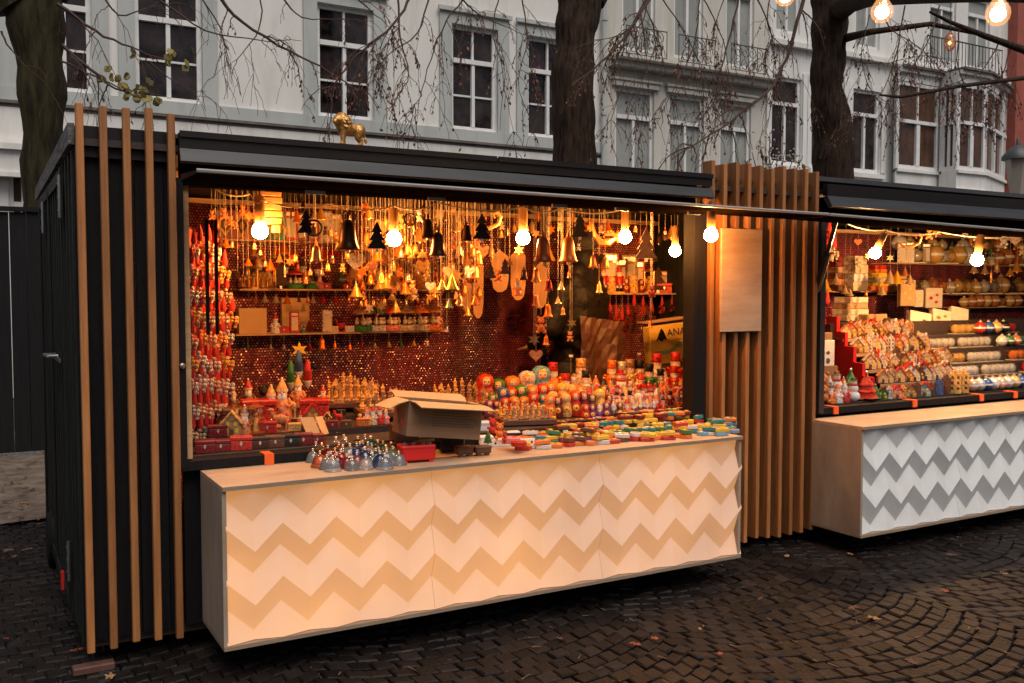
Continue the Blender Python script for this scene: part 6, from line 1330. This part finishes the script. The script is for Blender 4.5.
s = MB(); p = at(822, 385, Y=4.95); zz = at(822, 366, Y=4.95).z; s.box(-.05, .12, -.04, .1, 0, zz - .901); tag(s.build('crate', M['card'], None, loc=(p.x, 4.95, .90)), 'low brown crate under the white printed carton', 'crate')
# shelves with jars and baubles
def shelf_row(where, x0, x1, z, hh, kinds, cols, step, Y=6.12):
    e = []; x = x0
    while x < x1:
        e.append((x, rc(*kinds), hh * R_.uniform(.85, 1.15), rc(*cols), rc('red', 'gold', 'tan'))); x += step * R_.uniform(.9, 1.1)
    row(where, 'goods ' + where, e, Y, z=z)
bc = ('gold', 'cream', 'gold', 'copper', 'silver', 'orange', 'brown', 'cream', 'gold')
shelf_row('on the upper shelf of the right stall', 901, 1022, zR1, 19, ('jar', 'jar', 'globe', 'bauble', 'tallbox'), bc, 8.2)
shelf_row('at rear of the upper right shelf', 898, 1022, zR1 + .12, 16, ('jar', 'globe', 'bauble', 'jar'), bc, 11, 6.20)
s = B(); a, b = at(896, 266, Y=6.16), at(1100, 266, Y=6.16); s.box(a.x, b.x, 6.19, 6.27, zR1 + .001, zR1 + .118); s.build('shelf_step', M['inner'], st2)
shelf_row('on the middle shelf of the right stall', 899, 1022, zR2, 18, ('jar', 'jar', 'bauble', 'jar'), bc, 8.6)
shelf_row('on the lower shelf of the right stall', 964, 1023, zR3, 13, ('bauble', 'bauble', 'jar'), ('gold', 'cream', 'gold', 'copper', 'silver'), 7.6)
row('on the hanging line of the right stall', 'ornaments hung in the right stall', [(818, 'conebell', 14, 'yellow', None, 292), (825, 'conebell', 15, 'yellow', None, 292), (845, 'conebell', 9, 'cream', None, 294), (850, 'conebell', 8, 'cream', None, 296), (858, 'heart', 8, 'copper', None, 246), (858, 'teddy', 12, 'cream', None, 268), (836, 'conebell', 10, 'cream', None, 284), (868, 'star', 8, 'cream', None, 260), (882, 'conebell', 10, 'cream', None, 295), (890, 'conebell', 14, 'cream', None, 284), (897, 'conebell', 14, 'yellow', None, 284), (890, 'star', 8, 'cream', None, 262), (905, 'conebell', 9, 'copper', None, 276), (910, 'conebell', 10, 'cream', None, 284), (866, 'bell', 6, 'copper', None, 296), (929, 'teddy', 14, 'gold', None, 240), (936, 'star', 12, 'tan', None, 238), (974, 'conebell', 10, 'cream', None, 273), (985, 'conebell', 9, 'cream', None, 274), (997, 'bell', 11, 'cream', None, 272), (1010, 'conebell', 9, 'gold', None, 276), (1017, 'conebell', 12, 'gold', None, 272), (965, 'teddy', 12, 'cream', None, 236), (971, 'bell', 9, 'copper', None, 244), (982, 'star', 12, 'tan', None, 252), (1004, 'teddy', 15, 'silver', None, 246), (1015, 'heart', 12, 'cream', None, 246), (991, 'icicle', 14, 'gold', None, 284), (1022, 'teddy', 12, 'cream', None, 256)], 5.6, cord=2.245, jit=.04)
row('on the left wall line of the right stall', 'red charms at the left of the right stall', [(x, 'charm', 28, c, None, y) for x, c, y in ((819, 'red', 250), (824, 'copper', 270), (829, 'red', 246), (834, 'cream', 262), (821, 'red', 330), (827, 'dark red', 318))], 5.3, cord=2.245)

# ============================================================ person in the left stall, lion on the roof, leaves
def blob(name, segs, m, parent, voxel, loc=None, smooth=True, extra=None):
    mb = MB()
    for a, b, ra, rb in segs:
        a, b = Vector(a), Vector(b); L_ = (b - a).length; n = max(2, int(L_ / (min(ra, rb) * .35)) + 1)
        for k in range(n + 1):
            t_ = k / n; mb.ball(a.lerp(b, t_), ra * (1 - t_) + rb * t_, 12)
    if extra: extra(mb)
    o = mb.build(name, m, parent, loc=loc, smooth=True)
    r = o.modifiers.new('remesh', 'REMESH'); r.mode = 'VOXEL'; r.voxel_size = voxel; r.use_smooth_shade = True
    sm = o.modifiers.new('smooth', 'SMOOTH'); sm.factor = .5; sm.iterations = 5
    return o
# person: seen from behind, shoulders turned, looking down at the shelves
pp = at(580, 300, Y=5.82); X0_, Y0_ = pp.x, 5.82
t = thing('person', 'person in a shiny black jacket and dark knitted hat, back turned, behind the figurines', 'person', (X0_, Y0_, .301), .55)
t.scale = (1.34, 1.05, .96)
bd = MB(); [bd.box(-.3, .3, -.22 + .11 * k, -.13 + .11 * k, .15, .18) for k in range(4)]; [bd.box(x, x + .05, -.22, .20, 0, .149) for x in (-.28, .23)]
tag(bd.build('duckboard', M['woodin'], None, loc=(X0_, Y0_, .121)), 'low slatted wooden step the jacketed person stands on', 'step')
body = blob('body', [((0, 0, 1.62), (0, -.01, 1.70), .055, .055), ((-.09, 0, .05), (-.10, 0, .45), .05, .065), ((.09, 0, .05), (.10, 0, .45), .05, .065), ((-.10, 0, .45), (-.09, 0, .85), .07, .095), ((.10, 0, .45), (.09, 0, .85), .07, .095), ((0, 0, .85), (0, .01, 1.1), .14, .13), ((0, .01, 1.1), (0, 0, 1.42), .13, .13),
    ((-.17, 0, 1.42), (.17, 0, 1.42), .06, .06), ((-.19, 0, 1.42), (-.27, .05, 1.16), .05, .042), ((-.27, .05, 1.16), (-.20, .24, 1.02), .04, .032), ((.19, 0, 1.42), (.27, .05, 1.16), .05, .042), ((.27, .05, 1.16), (.2, .26, 1.06), .04, .032),
    ((-.20, .24, 1.02), (-.18, .30, 1.0), .03, .022), ((.2, .26, 1.06), (.18, .33, 1.04), .03, .022),
    *[((-.18 + .018 * (k - 1.5), .31, 1.0), (-.17 + .022 * (k - 1.5), .38 - .008 * abs(k - 1.5), .98), .010, .008) for k in range(4)], *[((.18 + .018 * (k - 1.5), .34, 1.04), (.17 + .022 * (k - 1.5), .41 - .008 * abs(k - 1.5), 1.02), .010, .008) for k in range(4)],
    ((-.15, .29, 1.0), (-.12, .33, 1.0), .012, .009), ((.15, .32, 1.04), (.12, .36, 1.04), .012, .009),
    ((0, .0, 1.74), (0, .015, 1.80), .085, .095), ((0, .06, 1.70), (0, .075, 1.74), .05, .06), ((0, .11, 1.765), (0, .125, 1.75), .014, .014), ((-.092, 0, 1.76), (-.092, 0, 1.78), .018, .02), ((.092, 0, 1.76), (.092, 0, 1.78), .018, .02),
    ((-.09, 0, .04), (-.09, .12, .03), .045, .035), ((.09, 0, .04), (.09, .12, .03), .045, .035)], M['flesh'], t, .012)
s = MB()
for sx in (-.033, .033): s.ball((sx, .098, 1.785), .012, 8)
s.build('eyes', M['black_gloss'], t, smooth=True)
blob('jacket', [((0, 0, .86), (0, 0, 1.12), .185, .175), ((-.06, 0, 1.12), (-.08, -.01, 1.38), .165, .15), ((.06, 0, 1.12), (.08, -.01, 1.38), .165, .15), ((-.19, 0, 1.43), (.19, 0, 1.43), .085, .085), ((0, 0, 1.46), (0, -.01, 1.70), .12, .098), ((-.13, -.02, 1.50), (.13, -.02, 1.50), .085, .085), ((-.1, -.03, 1.58), (.1, -.03, 1.58), .07, .07),
    ((-.21, 0, 1.43), (-.30, .04, 1.16), .088, .078), ((-.30, .04, 1.16), (-.21, .22, 1.03), .075, .055), ((.21, 0, 1.43), (.30, .04, 1.16), .088, .078), ((.30, .04, 1.16), (.21, .24, 1.07), .075, .055),
    *[((-.13, -.09, z), (.13, -.09, z + .02), .062, .062) for z in (1.02, 1.13, 1.24, 1.35)]], M['leather'], t, .014)
blob('trousers', [((-.09, 0, .08), (-.10, 0, .45), .075, .085), ((.09, 0, .08), (.10, 0, .45), .075, .085), ((-.10, 0, .45), (-.08, 0, .84), .09, .12), ((.10, 0, .45), (.08, 0, .84), .09, .12)], M['knit'], t, .016)
blob('hat', [((0, -.005, 1.80), (0, -.015, 1.87), .108, .085)], M['knit'], t, .012)
s = MB(); s.lathe([(.115, 1.775), (.120, 1.79), (.120, 1.815), (.113, 1.83)], 20); s.build('hat_brim', M['knit'], t, smooth=True)
# clear film hanging by the back
# golden lion
pl_ = at(349, 141, Y=FRY + .03)
t = thing('lion_statue', 'small golden lion standing on the roof edge of the left stall', 'lion statue', (pl_.x, FRY + .03, 2.426 - .052), .08)
k = .78
def sc_(v): return (v[0] * k * .84, v[1] * k, v[2] * k)
segs = [((-.04, 0, .105), (.07, 0, .10), .044, .036), ((.07, 0, .10), (.085, 0, .10), .040, .040), ((-.035, 0, .105), (-.06, 0, .14), .052, .040),
        ((-.085, -.018, .152), (-.105, -.024, .148), .034, .028), ((-.118, -.030, .138), (-.130, -.034, .134), .018, .015), ((-.108, -.03, .128), (-.118, -.034, .124), .014, .010),
        ((-.055, -.02, .09), (-.062, -.022, .045), .023, .016), ((-.062, -.022, .045), (-.062, -.022, .008), .015, .014), ((-.062, -.022, .008), (-.076, -.024, .007), .010, .009),
        ((-.04, .02, .09), (-.035, .022, .045), .023, .016), ((-.035, .022, .045), (-.03, .022, .008), .015, .014), ((-.03, .022, .008), (-.044, .024, .007), .010, .009),
        ((.075, -.02, .09), (.062, -.024, .055), .032, .020), ((.062, -.024, .055), (.088, -.024, .032), .017, .014), ((.088, -.024, .032), (.082, -.024, .008), .014, .013), ((.082, -.024, .008), (.066, -.024, .007), .009, .009),
        ((.085, .02, .09), (.082, .024, .055), .030, .018), ((.082, .024, .055), (.108, .024, .032), .017, .014), ((.108, .024, .032), (.104, .024, .008), .014, .013), ((.104, .024, .008), (.088, .024, .007), .009, .009),
        ((.105, 0, .11), (.125, 0, .08), .008, .006), ((.125, 0, .08), (.135, 0, .045), .006, .006), ((.135, 0, .045), (.138, 0, .03), .011, .010)]
mane = [((-.042, 0, .135), (-.058, 0, .150), .054, .052), ((-.05, 0, .12), (-.05, 0, .085), .045, .030)]
rr = random.Random(2)
for i in range(90):
    a = rr.uniform(0, 2 * PI); b = rr.uniform(-.6, 1); dirv = Vector((.75 * b, math.cos(a), math.sin(a))).normalized(); c = Vector((-.048, 0, .142))
    mane.append((tuple(c + dirv * .045), tuple(c + dirv * .060 + Vector((.006, 0, -.008))), .010, .005))
ears = [((-.062, -.024, .182), (-.06, -.028, .188), .009, .007), ((-.062, .016, .182), (-.06, .02, .188), .009, .007)]
o = blob('lion_body', [(sc_(a), sc_(b), ra * k, rb * k) for a, b, ra, rb in segs + mane + ears], M['gold'], t, .0028)
s = MB(); s.box(-.10 * k, .13 * k, -.045 * k, .045 * k, -.012, .001); s.build('plinth', M['gold'], t)

# fallen leaves
def maple(L):
    s = MB(); pts_ = []
    for i in range(20):
        a = 2 * PI * i / 20; r = L * (1 if i % 4 == 0 else .55 if i % 4 == 2 else .68); pts_.append((r * math.cos(a), r * .8 * math.sin(a), .10 * L * math.sin(i * 2.1)))
    s.add([(0, 0, .05 * L)] + pts_, [(0, i + 1, (i + 1) % 20 + 1) for i in range(20)]); return s.mesh('leaf', [M['fleaf']])
M['fleaf'] = mat('fallen_leaf', (.75, .75, .75), .55, objcol=True, c2=(1, 1, 1), nscale=30, ramp=(.2, .7))
LM = maple(1.0)
spots = [(636, 646, 'rust', .05), (655, 640, 'rust', .035), (850, 555, 'tan', .03), (874, 620, 'tan', .06), (787, 557, 'tan', .03), (858, 536, 'rust', .03), (888, 539, 'tan', .03), (951, 556, 'brown', .05), (945, 592, 'rust', .035), (853, 609, 'brown', .045), (795, 643, 'brown', .025), (700, 630, 'tan', .02), (690, 578, 'brown', .02), (978, 630, 'brown', .03), (912, 664, 'brown', .05), (560, 640, 'brown', .03), (102, 640, 'rust', .05), (20, 505, 'tan', .07), (36, 490, 'brown', .06), (8, 520, 'tan', .05), (30, 550, 'brown', .04), (110, 678, 'tan', .04), (76, 652, 'rust', .05), (1005, 575, 'tan', .03), (760, 600, 'brown', .03), (720, 655, 'rust', .025), (930, 522, 'tan', .02), (6, 640, 'rust', .03)]
lc = {'rust': (.30, .055, .02), 'tan': (.30, .16, .06), 'brown': (.12, .05, .025)}
for i, (px, py, c, r) in enumerate(spots):
    q = at(px, py, Z=.008)
    o = add('fallen_leaf', LM, None, loc=q + Vector((0, 0, .006 + .1 * r)), sc=r * .78, rot=(R_.uniform(-.25, .25), R_.uniform(-.25, .25), R_.uniform(0, 6)), col=lc[c])
    where = 'near the bottom left corner' if px < 130 and py > 600 else 'on the bare earth at left' if px < 130 else 'on the setts right of centre' if px < 780 else 'on the setts in front of the right stall'
    lv = sorted(q_[0] for q_ in spots if (('near the bottom left corner' if q_[0] < 130 and q_[1] > 600 else 'on the bare earth at left' if q_[0] < 130 else 'on the setts right of centre' if q_[0] < 780 else 'on the setts in front of the right stall') == where))
    tag(o, f'{c} fallen leaf, {ordn(lv.index(px) + 1)} from left {where}', 'leaf', 'fallen leaves ' + where)
g = MB(); rr = random.Random(6)
for _ in range(330):
    x = rr.uniform(1.2, 8); y = rr.uniform(1.6, 4.3); L_ = rr.uniform(.006, .03); a = rr.uniform(0, 6.28); w_ = rr.uniform(.0015, .006); z = .007 + rr.uniform(0, .003)
    T = Matrix.Translation((x, y, z)) @ Euler((rr.uniform(-.2, .2), rr.uniform(-.2, .2), a)).to_matrix().to_4x4()
    g.add([(-L_, -w_, 0), (L_, -w_ * .4, .001), (L_, w_, 0), (-L_, w_ * .5, .002)], [(0, 1, 2, 3)], 0, T)
for _ in range(500):
    x = rr.uniform(-1.2, .8); y = rr.uniform(6.5, 10.5); L_ = rr.uniform(.01, .03); a = rr.uniform(0, 6.28); w_ = rr.uniform(.006, .016); z = .04
    T = Matrix.Translation((x, y, z)) @ Euler((rr.uniform(-.3, .3), rr.uniform(-.3, .3), a)).to_matrix().to_4x4()
    g.add([(-L_, -w_, 0), (L_, -w_ * .4, .001), (L_, w_, 0), (-L_, w_ * .5, .002)], [(0, 1, 2, 3)], 0, T)
tag(g.build('leaf_litter', mat('leaf_litter', (.13, .07, .035), .7, island=(.2, 1.5))), 'scattered straw and leaf crumbs on the ground', kind='stuff')
